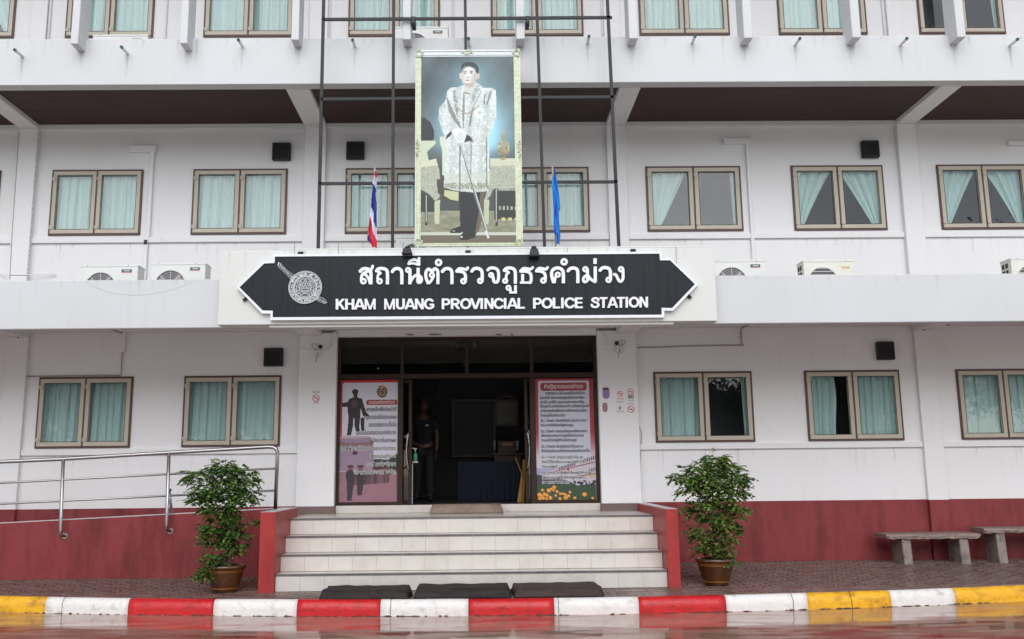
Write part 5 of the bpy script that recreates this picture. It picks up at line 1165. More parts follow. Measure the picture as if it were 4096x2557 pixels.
def paintR(X, Y):
    x, y = X*622+100, Y*1225+165
    C = np.zeros(X.shape+(3,)); C[:] = (168, 46, 60); fade = np.clip((y-700)/260, 0, 1); put(C, np.ones(X.shape, bool), (226, 206, 216), fade)
    put(C, rr(x, y, 132, 188, 676, 1400, 22), (206, 208, 222)); put(C, rr(x, y, 158, 206, 648, 288, 22), (158, 56, 66))
    put(C, (y > 1070) & (y < 1140) & (x < 330), (168, 160, 200), .8)
    bld_ = inpoly(x, y, [(240, 1100), (420, 1040), (722, 940), (722, 1230), (420, 1180), (250, 1140)]); put(C, bld_, (206, 198, 208))
    for p_ in ([(330, 1062), (480, 1018), (520, 1022), (500, 1045), (335, 1085)], [(590, 985), (722, 945), (722, 985), (600, 1018)], [(640, 1085), (722, 1060), (722, 1100), (640, 1110)]): put(C, inpoly(x, y, p_) & (np.sin(x*.28) > -.35), (92, 74, 88))
    for p_ in ([(250, 1105), (722, 1005), (722, 1016), (250, 1115)], [(440, 1160), (722, 1120), (722, 1130), (440, 1172)]): put(C, inpoly(x, y, p_), (150, 64, 82))
    put(C, inpoly(x, y, [(100, 1140), (200, 1160), (420, 1190), (520, 1240), (722, 1230), (722, 1400), (100, 1400)]), (52, 78, 52)); put(C, inpoly(x, y, [(100, 1130), (200, 1150), (420, 1190), (420, 1215), (100, 1225)]), (60, 62, 74))
    put(C, inpoly(x, y, [(480, 1195), (722, 1190), (722, 1245), (500, 1250)]) & (vnoise(x, y, .06, 6) > .42), (48, 40, 50)); put(C, inell(x, y, 680, 1143, 28, 14), (214, 176, 70)); put(C, inell(x, y, 432, 1085, 14, 14), (190, 60, 66))
    rs = random.Random(8)
    for cx, cy in ((160, 1285), (225, 1288), (250, 1275), (282, 1258), (275, 1285), (310, 1300), (128, 1330), (150, 1342), (180, 1325), (205, 1335), (130, 1368), (165, 1362), (200, 1370), (240, 1360), (295, 1340), (345, 1322), (370, 1322), (395, 1330), (340, 1370), (400, 1362), (430, 1345), (445, 1308), (495, 1364), (598, 1330), (682, 1368)):
        r_ = rs.uniform(14, 24); put(C, inell(x, y, cx, cy, r_, r_*.85), (236, 150, 56)); put(C, inell(x, y, cx-3, cy-4, r_*.5, r_*.4), (250, 190, 90))
    return C
pr, pw, ph = poster('oath_poster', 'tall pink bordered poster of small printed lines above orange flowers, right of the open doorway', 2139.7, 1515.5, 2386.5, 2001.6, paintR, 150, 300)
def lxy(x, y): return (x-100)/622*pw, ph*(1-(y-165)/1225)
a, b = lxy(403, 265); text_mesh('heading', 'คำปฏิญาณตนของตำรวจ', a, b, -.004, .09, m_ink2, pr, 'CENTER', width=412/622*pw)
for s_, y_, x0_, x1_ in (('ชาติของเรา เป็นไทยอยู่ได้จนถึงตัวเรา', 328, 208, 632), ('คนหนึ่งนี้ เพราะบรรพบุรุษของเราเอาเลือด', 373, 150, 622), ('เอาเนื้อ เอาชีวิต และความลำบากยากเข็ญ', 418, 150, 616), ('เข้าแลกไว้ เราต้องรักษาชาติ เราต้องบำรุงชาติ', 460, 150, 664), ('เราต้องสละชีพเพื่อชาติ เราต้องระงับทุกข์และ', 505, 150, 645), ('บำรุงสุขให้แก่ประชาชน', 552, 150, 410),
    ('ข้อ 1 ข้าพเจ้า จักจงรักภักดี ต่อชาติ ศาสนา', 606, 152, 636), ('พระมหากษัตริย์และรัฐธรรมนูญ', 650, 152, 495), ('ข้อ 2 ข้าพเจ้า จักยอมเสียสละทุกสิ่งทุกอย่าง', 713, 153, 640), ('เพื่อระงับทุกข์และบำรุงสุขให้แก่ประชาชน', 756, 153, 602), ('ตามหน้าที่ของผู้พิทักษ์สันติราษฎร์', 802, 154, 528),
    ('ข้อ 3 ข้าพเจ้า จักปฏิบัติหน้าที่ด้วยความ', 866, 155, 597), ('ซื่อสัตย์สุจริตและยึดศีลธรรมเป็นหลักประจำใจ', 910, 155, 664), ('ข้อ 4 ข้าพเจ้า จักยึดมั่นอยู่ในวินัย และ', 974, 156, 590), ('รักษาไว้ซึ่งระเบียบแบบแผนของสำนักงาน', 1018, 156, 628), ('ตำรวจแห่งชาติ', 1065, 157, 322), ('ข้อ 5 ข้าพเจ้า จักเชื่อฟังคำสั่งของผู้บังคับบัญชา', 1128, 158, 684), ('และจักปกครองผู้ใต้บังคับบัญชาด้วยความ', 1175, 158, 618), ('เที่ยงธรรมอย่างเคร่งครัด', 1220, 158, 440)):
    a, b = lxy(x0_, y_)
    if y_ > 960: text_mesh('text_halo', s_, a-.002, b, -.0035, .058, m_ink2, pr, width=(x1_-x0_+6)/622*pw, bold=.006)
    text_mesh('text_line', s_, a, b, -.005, .058, m_ink, pr, width=(x1_-x0_)/622*pw, bold=.001)

# ================================================================== NOTICES on the entrance pillars
def nosmoke(parent, cx, cz, r, y):
    bm = B(); ring_y(bm, cx, cz, r*.80, r, y-.0012, y, 28); obj('ring', bm, m_printred, parent)
    bm = B(); a = PI*.75; dx, dz = math.cos(a)*r*.85, math.sin(a)*r*.85; nx, nz = -math.sin(a)*r*.10, math.cos(a)*r*.10
    prism(bm, [(cx-dx-nx, cz-dz-nz), (cx+dx-nx, cz+dz-nz), (cx+dx+nx, cz+dz+nz), (cx-dx+nx, cz-dz+nz)], y-.0024, y-.0013); obj('bar', bm, m_printred, parent)
    bm = B(); prism(bm, [(cx-r*.6, cz-r*.10), (cx+r*.55, cz-r*.10), (cx+r*.55, cz+r*.08), (cx-r*.6, cz+r*.08)], y-.0010, y-.0004); prism(bm, [(cx+r*.2, cz+r*.12), (cx+r*.3, cz+r*.4), (cx+r*.42, cz+r*.38), (cx+r*.34, cz+r*.12)], y-.0010, y-.0004); obj('cigarette', bm, m_print, parent)
def notice(r, x0, y0, x1, y1, label, kind, group='notices on the entrance pillars'):
    yy = -.122; a, z1 = Rg(r, x0, y0, yy); b, z0 = Rg(r, x1, y1, yy); w, h = b-a, z1-z0
    t = thing('notice', label, 'notice', (a, yy, z0), group); 
    o = obj('card', bx(0, w, -.004, .001, 0, h, .0008), m_paper, t); y = -.0045
    cx = w/2
    if kind == 'L': nosmoke(t, cx, h*.5, w*.40, y); text_mesh('lettering', 'เขตปลอดบุหรี่', cx, h*.87, y, .05, m_print, t, 'CENTER', width=w*.8); text_mesh('lettering', 'NO SMOKING', cx, h*.10, y, .04, m_print, t, 'CENTER', width=w*.6)
    if kind == 'A': nosmoke(t, cx, h*.55, w*.36, y); text_mesh('lettering', 'NO SMOKING', cx, h*.10, y, .04, m_printred, t, 'CENTER', width=w*.85)
    if kind == 'B':
        bm = B(); prism(bm, [(w*.35, h*.35), (w*.55, h*.35), (w*.6, h*.5), (w*.42, h*.6), (w*.35, h*.55)], y-.001, y); prism(bm, [(w*.62, h*.48), (w*.75, h*.55), (w*.62, h*.62)], y-.001, y); prism(bm, [(w*.42, h*.68), (w*.46, h*.68), (w*.46, h*.84), (w*.42, h*.84)], y-.001, y); obj('bottle_symbol', bm, m_print, t)
        text_mesh('lettering', 'ห้ามดื่มสุรา', cx, h*.9, y, .04, m_print, t, 'CENTER', width=w*.85); text_mesh('lettering', 'NO ALCOHOL', cx, h*.12, y, .04, m_print, t, 'CENTER', width=w*.8)
    if kind == 'C': nosmoke(t, cx, h*.74, w*.36, y); text_mesh('lettering', 'เขต', cx, h*.27, y, .085, m_ink, t, 'CENTER', width=w*.66, bold=.003); text_mesh('lettering', 'ปลอดบุหรี่', cx, h*.08, y, .04, m_print, t, 'CENTER', width=w*.6)
    if kind == 'D': nosmoke(t, cx, h*.46, w*.38, y); text_mesh('lettering', 'เขตปลอดบุหรี่', cx, h*.86, y, .04, m_print, t, 'CENTER', width=w*.75)
notice(4, 2210, 1262, 2272, 1360, 'no smoking notice alone on the left entrance pillar', 'L')
notice(5, 1945, 1242, 2005, 1330, 'upper left no smoking card of the four on the right entrance pillar', 'A')
notice(5, 1945, 1336, 2005, 1422, 'pale card with a small black bottle symbol, lower left of the four', 'B')
notice(5, 2018, 1240, 2083, 1340, 'no smoking card with large Thai letters, upper right of the four', 'C')
notice(5, 2018, 1344, 2085, 1432, 'no smoking card with the boldest red ring, lower right of the four', 'D')
def blob(r, x0, y0, x1, y1, label, m, n, flower):
    yy = -.122; a, z1 = Rg(r, x0, y0, yy); b, z0 = Rg(r, x1, y1, yy); t = thing('wall_card', label, 'decoration', (a, yy, z0), 'coloured cards on the right entrance pillar'); w, h = b-a, z1-z0
    pts = []
    for k in range(28):
        q = 2*PI*k/28; c_, s_ = math.cos(q), math.sin(q); k_ = 1/max(abs(c_), abs(s_)); rr_ = min(k_, 1.14)*(1+.035*math.sin(q*9)); pts.append((w/2+w/2*.93*c_*rr_, h/2+h/2*.93*s_*rr_))
    obj('card', prism(B(), pts, -.005, .001), m, t)
    if flower:
        bm = B()
        for k in range(9): cyl_y(bm, w*(.15+.085*k), h*(.93+.07*math.sin(k*2.1)), .015, -.012, -.0052, 10)
        obj('flowers', bm, mat('faded_flower', (.42, .25, .24), .7), t)
blob(5, 1848, 1242, 1903, 1318, 'purple cut out card with flowers on top beside the doorway', m_purple, 8, True)
blob(5, 1848, 1342, 1888, 1412, 'dusty pink cut out card below the purple one', m_pink, 8, False)

# ================================================================== VENTS, CAMERAS, LAMPS
def vent(r, x0, y0, x1, y1, label):
    a, z1 = Rg(r, x0, y0, -.10); b, z0 = Rg(r, x1, y1, -.10); w, h = b-a, z1-z0
    t = thing('exhaust_vent', label, 'vent', (a, 0, z0), 'black square exhaust vents on the wall')
    bm = B(); box(bm, 0, w, -.10, -.001, 0, h, .008); bm2 = frame_bm(.012, w-.012, .012, h-.012, .02, -.112, -.098); 
    obj('hood', bm, m_black, t); obj('rim', bm2, m_black, t)
    for k in range(6):
        z = .045+(h-.09)*k/5.5; bm = B(); v = [bm.verts.new(c) for c in ((.034, -.104, z), (w-.034, -.104, z), (w-.034, -.116, z-.014), (.034, -.116, z-.014), (.034, -.1015, z-.003), (w-.034, -.1015, z-.003), (w-.034, -.113, z-.018), (.034, -.113, z-.018))]
        for f in ((0, 1, 2, 3), (7, 6, 5, 4), (0, 4, 5, 1), (1, 5, 6, 2), (2, 6, 7, 3), (3, 7, 4, 0)): bm.faces.new([v[i] for i in f])
        bmesh.ops.recalc_face_normals(bm, faces=bm.faces[:]); obj('louvre', bm, m_blackmetal, t)
vent(1, 1930, 1010, 2055, 1130, 'black vent high on the middle storey, left of the steel frame')
vent(2, 33, 1003, 158, 1122, 'black vent on the middle storey inside the steel frame, above the striped flag')
vent(3, 1270, 995, 1400, 1112, 'black vent on the middle storey at the right, above swept back curtains')
vent(4, 1870, 955, 2000, 1083, 'black vent on the ground storey left of the entrance')
vent(6, 1378, 910, 1508, 1037, 'black vent on the ground storey at the right, under the ledge')
def cctv(r, x, y, s, label):
    X, Z = Rg(r, x, y, -.2); t = thing('security_camera', label, 'camera', (X, -.12, Z), 'security cameras on the entrance pillars')
    bm = B(); tube(bm, [(0, -.05, 0), (.05*s, -.16, -.02)], .028, 14); obj('body', bm, m_pvc, t, smooth=True)
    bm = B(); tube(bm, [(.05*s, -.158, -.02), (.066*s, -.20, -.028)], .030, 14); obj('lens_hood', bm, m_black, t, smooth=True)
    bm = B(); tube(bm, [(0, .0, -.03), (0, -.06, -.04), (0, -.07, -.01)], .011, 8); obj('bracket', bm, m_pvc, t, smooth=True)
    bm = B(); box(bm, -.055, .05, -.05, .0, -.16, -.05, .008); obj('junction_box', bm, m_pvc, t)
    bm = B(); tube(bm, spline([(-.01*s, -.052, -.06), (-.07*s, -.06, -.02), (-.09*s, -.06, .03), (-.02*s, -.05, .035)], 5), .0035, 6); tube(bm, spline([(0, -.052, -.09), (-.01, -.054, -.16), (-.03, -.05, -.24)], 4), .004, 6); obj('cable', bm, m_black, t, smooth=True)
cctv(4, 2252, 942, 1, 'small security camera on the left entrance pillar pointing right')
cctv(5, 1972, 915, -1, 'small security camera on the right entrance pillar pointing left')
def strip(x, y0, y1, z, label, dx):
    t = thing('strip_light', label, 'lamp', (x, y0, z), 'strip lights under the ledge'); L = y1-y0
    def P_(s, o, h): return (dx*s, L*s, h)
    bm = B(); v = []
    for s in (0, 1):
        for o, h in ((-.03, 0), (.03, 0), (.022, -.035), (-.022, -.035)): v.append(bm.verts.new((dx*s+o, L*s, h)))
    for f in ((0, 1, 2, 3), (7, 6, 5, 4), (0, 4, 5, 1), (1, 5, 6, 2), (2, 6, 7, 3), (3, 7, 4, 0)): bm.faces.new([v[i] for i in f])
    bmesh.ops.recalc_face_normals(bm, faces=bm.faces[:]); obj('fitting', bm, m_pvc, t)
    obj('tube', tube(B(), [(dx*.04, L*.04, -.062), (dx*.96, L*.96, -.062)], .013, 10), m_tube, t, smooth=True)
    bm = B()
    for s in (.04, .96): box(bm, dx*s-.014, dx*s+.014, L*s-.012, L*s+.012, -.082, -.035, .003)
    obj('holder', bm, m_black, t)
strip(7.16, -.70, -.12, 3.599, 'strip light under the ledge at the right, near the far pilaster', -.14)
strip(-7.15, -.60, -.12, 3.599, 'strip light under the ledge at the left edge of the view', .30)

# ================================================================== AIR CONDITIONERS
def aircon(x0, x1, ztop, label, vendor, style=0, fanl=True, yf=-.95, h=.55):
    w = x1-x0; t = thing('air_conditioner', label, 'air conditioner', (x0, yf, ztop-h), 'outdoor air conditioner units')
    m1 = m_accream if style else m_acwhite
    obj('casing', bx(0, w, 0, .30, 0, h, .012), m1, t); obj('lid', bx(-.006, w+.006, -.006, .306, h-.03, h+.004, .006), m1, t)
    cx = w*.36 if fanl else w*.62; r = .225; cz = h-.10-r
    bm = B(); ring_y(bm, cx, cz, r-.012, r+.008, -.016, .004, 36); g_ = obj('fan_guard', bm, m_pvc, t)
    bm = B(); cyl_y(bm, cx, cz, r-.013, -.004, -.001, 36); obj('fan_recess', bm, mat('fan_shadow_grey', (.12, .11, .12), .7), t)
    if not style:
        bm = B()
        for k in range(8):
            a = k*PI/4; box(bm, -.003, .003, -.014, -.009, .04, r-.01); vs = bm.verts[-8:]; bmesh.ops.rotate(bm, cent=(0, 0, 0), matrix=Matrix.Rotation(a, 3, 'Y'), verts=vs); bmesh.ops.translate(bm, vec=(cx, 0, cz), verts=vs)
        for rr_ in (.06, .085, .11, .135, .16, .185): ring_y(bm, cx, cz, rr_-.0016, rr_+.0016, -.011, -.008, 28)
        obj('spokes', bm, m_pvc, g_)
        bm = B()
        for k in range(3):
            a = k*2*PI/3+.5; pts = [(cx+.04*math.cos(a), cz+.04*math.sin(a)), (cx+.19*math.cos(a-.25), cz+.19*math.sin(a-.25)), (cx+.2*math.cos(a+.45), cz+.2*math.sin(a+.45)), (cx+.05*math.cos(a+.7), cz+.05*math.sin(a+.7))]; prism(bm, pts, -.0075, -.0045)
        obj('fan_blade', bm, mat('grey_fan_blade', (.30, .27, .28), .6), t)
    else:
        bm = B()
        for k in range(9):
            zz = cz-r*.9+k*r*.225; hw_ = math.sqrt(max(r*r-(zz-cz)**2, 1e-4))-.01; box(bm, cx-hw_, cx+hw_, -.012, -.006, zz-.004, zz+.004)
        obj('louvre', bm, m_accream, g_)
    bx_ = w*.70 if fanl else w*.10
    if style: obj('badge', bx(w*.74, w*.90, -.004, -.0005, h-.125, h-.095), mat('faded_yellow_badge', lin((206, 184, 128)), .5), t)
    else:
        bb = B(); box(bb, w*.715, w*.895, -.004, -.0005, h-.105, h-.065); o = obj('badge', bb, mat('dark_green_badge', lin((60, 92, 100)), .5), t)
        bb = B(); box(bb, w*.715, w*.895, -.005, -.0008, h-.116, h-.1055); obj('badge_stripe', bb, mat('pink_badge', lin((206, 130, 136)), .5), t)
        bb = B(); box(bb, w*.76, w*.86, -.0055, -.0042, h-.092, h-.080); obj('badge_text_bar', bb, m_pvc, o)
    bm = B()
    for xx in (.10, w*.83): box(bm, xx-.006, xx+.006, -.010, -.006, h-.012, h-.002)
    obj('screws', bm, m_print, t)
    if style:                                                    # side grille seen from the left
        bm = B()
        for k in range(4):
            for j in range(2): box(bm, -.004, .002, .09+j*.10, .16+j*.10, h-.13-k*.10, h-.06-k*.10)
        obj('side_grille', bm, m_black, t)
    else:
        bm = B(); box(bm, w-.001, w+.008, .12, .20, h-.19, h-.12, .003); box(bm, w-.001, w+.02, .14, .17, h-.30, h-.27, .004); obj('valve_cover', bm, m_pvc, t)
    obj('foot', bx(.08, w-.08, .02, .28, -.05, .0), m_blackmetal, t)
    return t
xa_, za_ = Rg(5, 384, 166, -.95)
aircon(xa_, xa_+.8, za_, 'white outdoor unit mostly hidden behind the lower left of the portrait', 0)
aircon(-5.653, -4.819, 4.469, 'white outdoor unit behind the parapet, left one of the pair at the left', 0)
aircon(-4.62, -3.835, 4.492, 'white outdoor unit behind the parapet, right one of the pair, nearest the sign', 0)
aircon(3.60, 4.402, 4.476, 'white outdoor unit right beside the sign block, half fan circle showing', 0)
aircon(4.958, 5.722, 4.466, 'cream outdoor unit with yellow badge and louvred fan behind the right parapet', 0, style=1)
aircon(8.045, 8.83, 4.477, 'outdoor unit cut off by the right edge with a grid on its side', 0, style=1)
aircon(-5.708, -4.871, 8.07, 'white outdoor unit top under a top storey window at the left', 0)
aircon(-1.094, -.279, 8.18, 'white outdoor unit on the top storey behind the steel frame', 0)

# ================================================================== BENCHES
def bench(x0, x1, y0, y1, legs, label, zt=.475):
    t = thing('bench', label, 'bench', ((x0+x1)/2, (y0+y1)/2, pave_z(0, y0)), 'low benches against the maroon plinth'); cx = (x0+x1)/2; cy = (y0+y1)/2; z0 = pave_z(0, y0)
    n = 26; bm = B(); rings = []; rs = random.Random(int(x0*10))
    for k in range(n+1):
        x = x0+(x1-x0)*k/n-cx; j = rs.uniform(-.008, .008); e = .03*(1 if k in (0, n) else 0)
        rings.append([bm.verts.new(c) for c in ((x, y0-cy+j+e, zt-z0-.062+rs.uniform(-.012, .006)), (x, y0-cy+j*.5, zt-z0-.03+rs.uniform(-.006, .006)), (x, y0-cy+.012+j, zt-z0), (x, y1-cy, zt-z0+.004), (x, y1-cy, zt-z0-.06))])
    for k in range(n):
        for i in range(5): bm.faces.new((rings[k][i], rings[k][(i+1) % 5], rings[k+1][(i+1) % 5], rings[k+1][i]))
    bm.faces.new(rings[0]); bm.faces.new(rings[-1][::-1]); bmesh.ops.recalc_face_normals(bm, faces=bm.faces[:]); obj('seat', bm, m_plank, t)
    for lx in legs:
        bm = B(); box(bm, lx-.065-cx, lx+.065-cx, y0-cy+.03, y1-cy-.03, -.05, zt-z0-.056, .008)
        for v in bm.verts: v.co.x += mnoise.noise(v.co*4)*.006-(v.co.z-.2)*.03
        obj('leg', bm, m_concrete, t)
YB0, YB1 = -.62, -.16
def bxx(r, x, y, yy): return Rg(r, x, y, yy)
sa = bxx(9, 1500, 775, YB0); sb = bxx(9, 2110, 748, YB0); l1 = bxx(9, 1600, 900, YB0)[0]; l2 = bxx(9, 2009, 900, YB0)[0]
bench(sa[0]-.12, sb[0]-.0, YB0, YB1, (l1, l2), 'complete weathered bench with two concrete legs against the right plinth', zt=sa[1]+.01)
s2 = bxx(9, 2150, 735, YB0); l3 = bxx(9, 2280, 900, YB0)[0]
bench(s2[0]-.02, s2[0]+1.3, YB0+.02, YB1, (l3, l3+.95), 'weathered bench cut off by the right edge of the view', zt=s2[1]+.012)

# ================================================================== MATS
def cushion(name, label, x0, x1, y0, y1, z0, z1, m, seed, cat='mat', slope=0, group='foam mats'):
    cx, cy = (x0+x1)/2, (y0+y1)/2; bm = B(); nx, ny = 34, 12; w, d, h = x1-x0, y1-y0, z1-z0
    top = []; 
    for j in range(ny+1):
        r = []
        for i in range(nx+1):
            s, t = i/nx, j/ny; e = min(min(s, 1-s)*w/.035, min(t, 1-t)*d/.05, 1); ez = math.sqrt(max(0, 1-(1-e)**2))
            x = (s-.5)*w+mnoise.noise(Vector((t*2.5, seed, 3)))*.03*(1 if s < .5 else 1)*abs(2*s-1); y = (t-.5)*d+mnoise.noise(Vector((s*4, seed, 1)))*.018
            z = h*(.22+.78*ez)+mnoise.noise(Vector((s*6, t*3, seed)))*.010*ez+slope*(t-.5)*ez
            r.append(bm.verts.new((x, y, z)))
        top.append(r)
    for j in range(ny):
        for i in range(nx): bm.faces.new((top[j][i], top[j][i+1], top[j+1][i+1], top[j+1][i]))
    ring = [top[0][i] for i in range(nx+1)]+[top[j][nx] for j in range(1, ny+1)]+[top[ny][i] for i in range(nx-1, -1, -1)]+[top[j][0] for j in range(ny-1, 0, -1)]
    low = [bm.verts.new((v.co.x, v.co.y, 0)) for v in ring]
    for i in range(len(ring)): k = (i+1) % len(ring); bm.faces.new((ring[i], low[i], low[k], ring[k]))
    bm.faces.new(low[::-1]); bmesh.ops.recalc_face_normals(bm, faces=bm.faces[:])
    o = obj(name, bm, m, None, (cx, cy, z0), smooth=True); tag(o, label, cat, group); return o
def mx(u, v, yy=-3.0): return A(u, v, yy)[0]
cushion('floor_mat', 'sodden dark mat at the foot of the steps, left one of three', mx(1290, 2395), mx(1642, 2395), -3.26, -2.66, .0, .105, m_mat, 3, group='dark mats at the foot of the steps')
cushion('floor_mat', 'sodden dark mat at the foot of the steps, middle one of three', mx(1659, 2395), mx(2045, 2395), -3.26, -2.62, .0, .11, m_mat, 5, group='dark mats at the foot of the steps')
cushion('floor_mat', 'brownish dark mat at the foot of the steps, right one of three', mx(2052, 2395), mx(2404, 2395), -3.26, -2.60, .0, .11, mat('brown_wet_foam_mat', (.052, .034, .029), .65, spec=.3, col2=(.028, .018, .016), vscale=3, stretch=(1, 4, 6), var=.25, bump=1, bscale=22), 8, group='dark mats at the foot of the steps')
cushion('door_mat', 'thick brown cloth mat lying against the threshold of the doorway', A(1722, 2045, -.4)[0], A(2012, 2045, -.4)[0], -.55, -.06, .851, .978, m_mat2, 4)

# ================================================================== POTTED SHRUBS
def shrub(name, label, cx, cy, s, tiers, seed, nleaf, potw=.245, kx=1.0, kz=1.0, bright=False):
    tiers = [(a*kx, b*kx, .3+(c-.3)*kz, d*kx, e*kx, f*kz, g) for a, b, c, d, e, f, g in tiers]
    rs = random.Random(seed); t = thing(name, label, 'potted plant', (cx, cy, pave_z(cx, cy)), 'potted shrubs flanking the steps')
    k = potw/.245
    bm = B(); lathe(bm, [(0, 0), (.145*k, 0), (.155*k, .01), (.19*k, .12*k), (.222*k, .24*k), (.232*k, .275*k), (.246*k, .285*k), (.252*k, .305*k), (.246*k, .325*k), (.225*k, .325*k), (.215*k, .30*k), (.20*k, .27*k)], 36)
    pot = obj('pot', bm, m_pot, t, smooth=True)
    bm = B()
    for zz in (.245, .262): lathe(bm, [(.2215*k+(zz-.24)*.25*k, (zz-.004)*k), (.2275*k+(zz-.24)*.25*k, zz*k), (.2215*k+(zz-.24)*.25*k, (zz+.004)*k)], 36)
    lathe(bm, [(.166*k, .04*k), (.172*k, .046*k), (.170*k, .052*k)], 36)
    obj('pot_band', bm, mat('ochre_glaze_band', lin((150, 92, 30)), .25), pot, smooth=True)
    bm = B(); lathe(bm, [(0, .288*k), (.1*k, .284*k), (.215*k, .275*k)], 24)
    for v in bm.verts: v.co.z += mnoise.noise(v.co*18)*.012
    obj('soil', bm, m_soil, t, smooth=True)
    bm = B(); tips = []; z0 = .27*k
    trunk = spline([(0, 0, z0), (.015, .01, z0+.22), (-.02, .0, z0+.48), (.01, .01, z0+.75), (0, 0, z0+.95)], 5); tube(bm, trunk, .024, 9, r1=.009)
    tr2 = spline([(.05, .02, z0), (.09, .0, z0+.2), (.06, -.02, z0+.42), (.12, .0, z0+.62)], 5); tube(bm, tr2, .014, 7, r1=.007)
    for (tx, ty, tz, rx, ry, rz, n_) in tiers:
        for q in range(3):
            e = Vector((tx+rs.uniform(-.6, .6)*rx, ty+rs.uniform(-.6, .6)*ry, tz+rs.uniform(-.4, .4)*rz)); st = trunk[max(0, min(len(trunk)-1, int((tz-.12-z0)/.95*len(trunk))))]
            mid = (e+Vector(st))/2+Vector((rs.uniform(-.03, .03), rs.uniform(-.03, .03), .02)); tube(bm, spline([st, mid, e], 4), .007, 5, r1=.003)
    obj('stem', bm, m_bark, t, smooth=True)
    # leaves on drooping twigs inside each tier
    vs, fs = [], []
    tot = sum(q[6] for q in tiers)
    for (tx, ty, tz, rx, ry, rz, n_) in tiers:
        ntw = int(nleaf*n_/tot/9)
        for q in range(ntw):
            while True:
                p = Vector((rs.uniform(-1, 1), rs.uniform(-1, 1), rs.uniform(-1, 1)))
                if .25 < p.length < 1: break
            p = p*(.55+.45*rs.random())*1.0; base = Vector((tx+p.x*rx, ty+p.y*ry, tz+p.z*rz)); d = Vector((p.x*.9+rs.uniform(-.5, .5), p.y*.9+rs.uniform(-.5, .5), rs.uniform(-.35, .25))).normalized(); ln = rs.uniform(.07, .15)
            for j in range(9):
                c = base+d*ln*(j/9)+Vector((0, 0, -.035*(j/9)**2)); side = d.cross(Vector((0, 0, 1))).normalized()*(1 if j % 2 else -1)
                ld = (side*.8+d*.55+Vector((0, 0, rs.uniform(-.75, .15)))).normalized(); L = rs.uniform(.028, .050)*s; W_ = L*.45; nrm = ld.cross(Vector((rs.uniform(-.4, .4), rs.uniform(-.4, .4), 1))).normalized()
                b0 = len(vs); up = ld.cross(nrm)*.15*L
                vs += [c, c+ld*L*.5+nrm*W_+up, c+ld*L-Vector((0, 0, .15*L)), c+ld*L*.5-nrm*W_+up]; fs.append((b0, b0+1, b0+2, b0+3))
    me = bpy.data.meshes.new('foliage'); me.from_pydata([tuple(v) for v in vs], [], fs); me.update(); mobj('foliage', me, m_leaf if not bright else m_leaf2, t)
    return t
cxL = A(899, 2360, -2.3)[0]; cxR = A(2866, 2338, -2.2)[0]
shrub('potted_shrub', 'leafy shrub in a brown glazed pot left of the steps, wide flat top leaning left', cxL, -2.30, 1.0,
      [(-.05, 0, 1.52, .34, .26, .14, 9), (-.38, -.02, 1.43, .28, .22, .12, 6), (.18, 0, 1.40, .30, .26, .15, 8), (-.10, -.02, 1.27, .44, .34, .16, 14), (-.30, 0, 1.17, .30, .26, .12, 7), (.20, 0, 1.17, .26, .26, .13, 7), (-.10, 0, 1.02, .34, .30, .12, 8), (0, 0, .88, .26, .24, .13, 7), (-.2, -.02, .78, .24, .22, .13, 6), (.10, 0, .74, .20, .22, .12, 5), (-.12, -.03, .62, .24, .2, .12, 6), (.12, 0, .56, .18, .2, .12, 4), (-.14, -.10, .42, .18, .15, .11, 5), (-.22, -.18, .27, .12, .10, .13, 3), (.48, 0, .86, .12, .07, .05, 1.2)], 11, 8800, kx=.93)
shrub('potted_shrub', 'leafy shrub in a brown glazed pot right of the steps, rounder and brighter green', cxR, -2.20, 1.0,
      [(.06, 0, 1.66, .30, .26, .13, 7), (-.16, 0, 1.54, .32, .28, .13, 8), (.25, 0, 1.52, .32, .28, .16, 9), (-.38, 0, 1.42, .24, .22, .12, 5), (.42, 0, 1.36, .24, .24, .14, 6), (-.05, -.04, 1.36, .40, .32, .15, 12), (.22, 0, 1.22, .36, .3, .15, 9), (-.28, 0, 1.24, .26, .24, .12, 6), (0, 0, 1.08, .38, .32, .14, 10), (-.30, 0, .98, .22, .22, .11, 4), (.34, 0, .98, .24, .24, .12, 5), (.02, 0, .85, .34, .28, .13, 8), (.22, 0, .72, .24, .24, .12, 5), (-.18, 0, .68, .28, .24, .11, 5), (.05, -.03, .56, .28, .24, .11, 6), (-.20, 0, .47, .18, .18, .09, 3), (.16, -.04, .42, .18, .16, .08, 3), (.20, -.16, .30, .07, .06, .06, 1), (-.62, 0, 1.44, .08, .04, .03, .5)], 23, 9800, kx=.84, kz=.93, bright=True)

# ================================================================== THINGS INSIDE THE HALL
def AH(x, y, yy): return A(1620+x/2.75, 1490+y/2.75, yy)
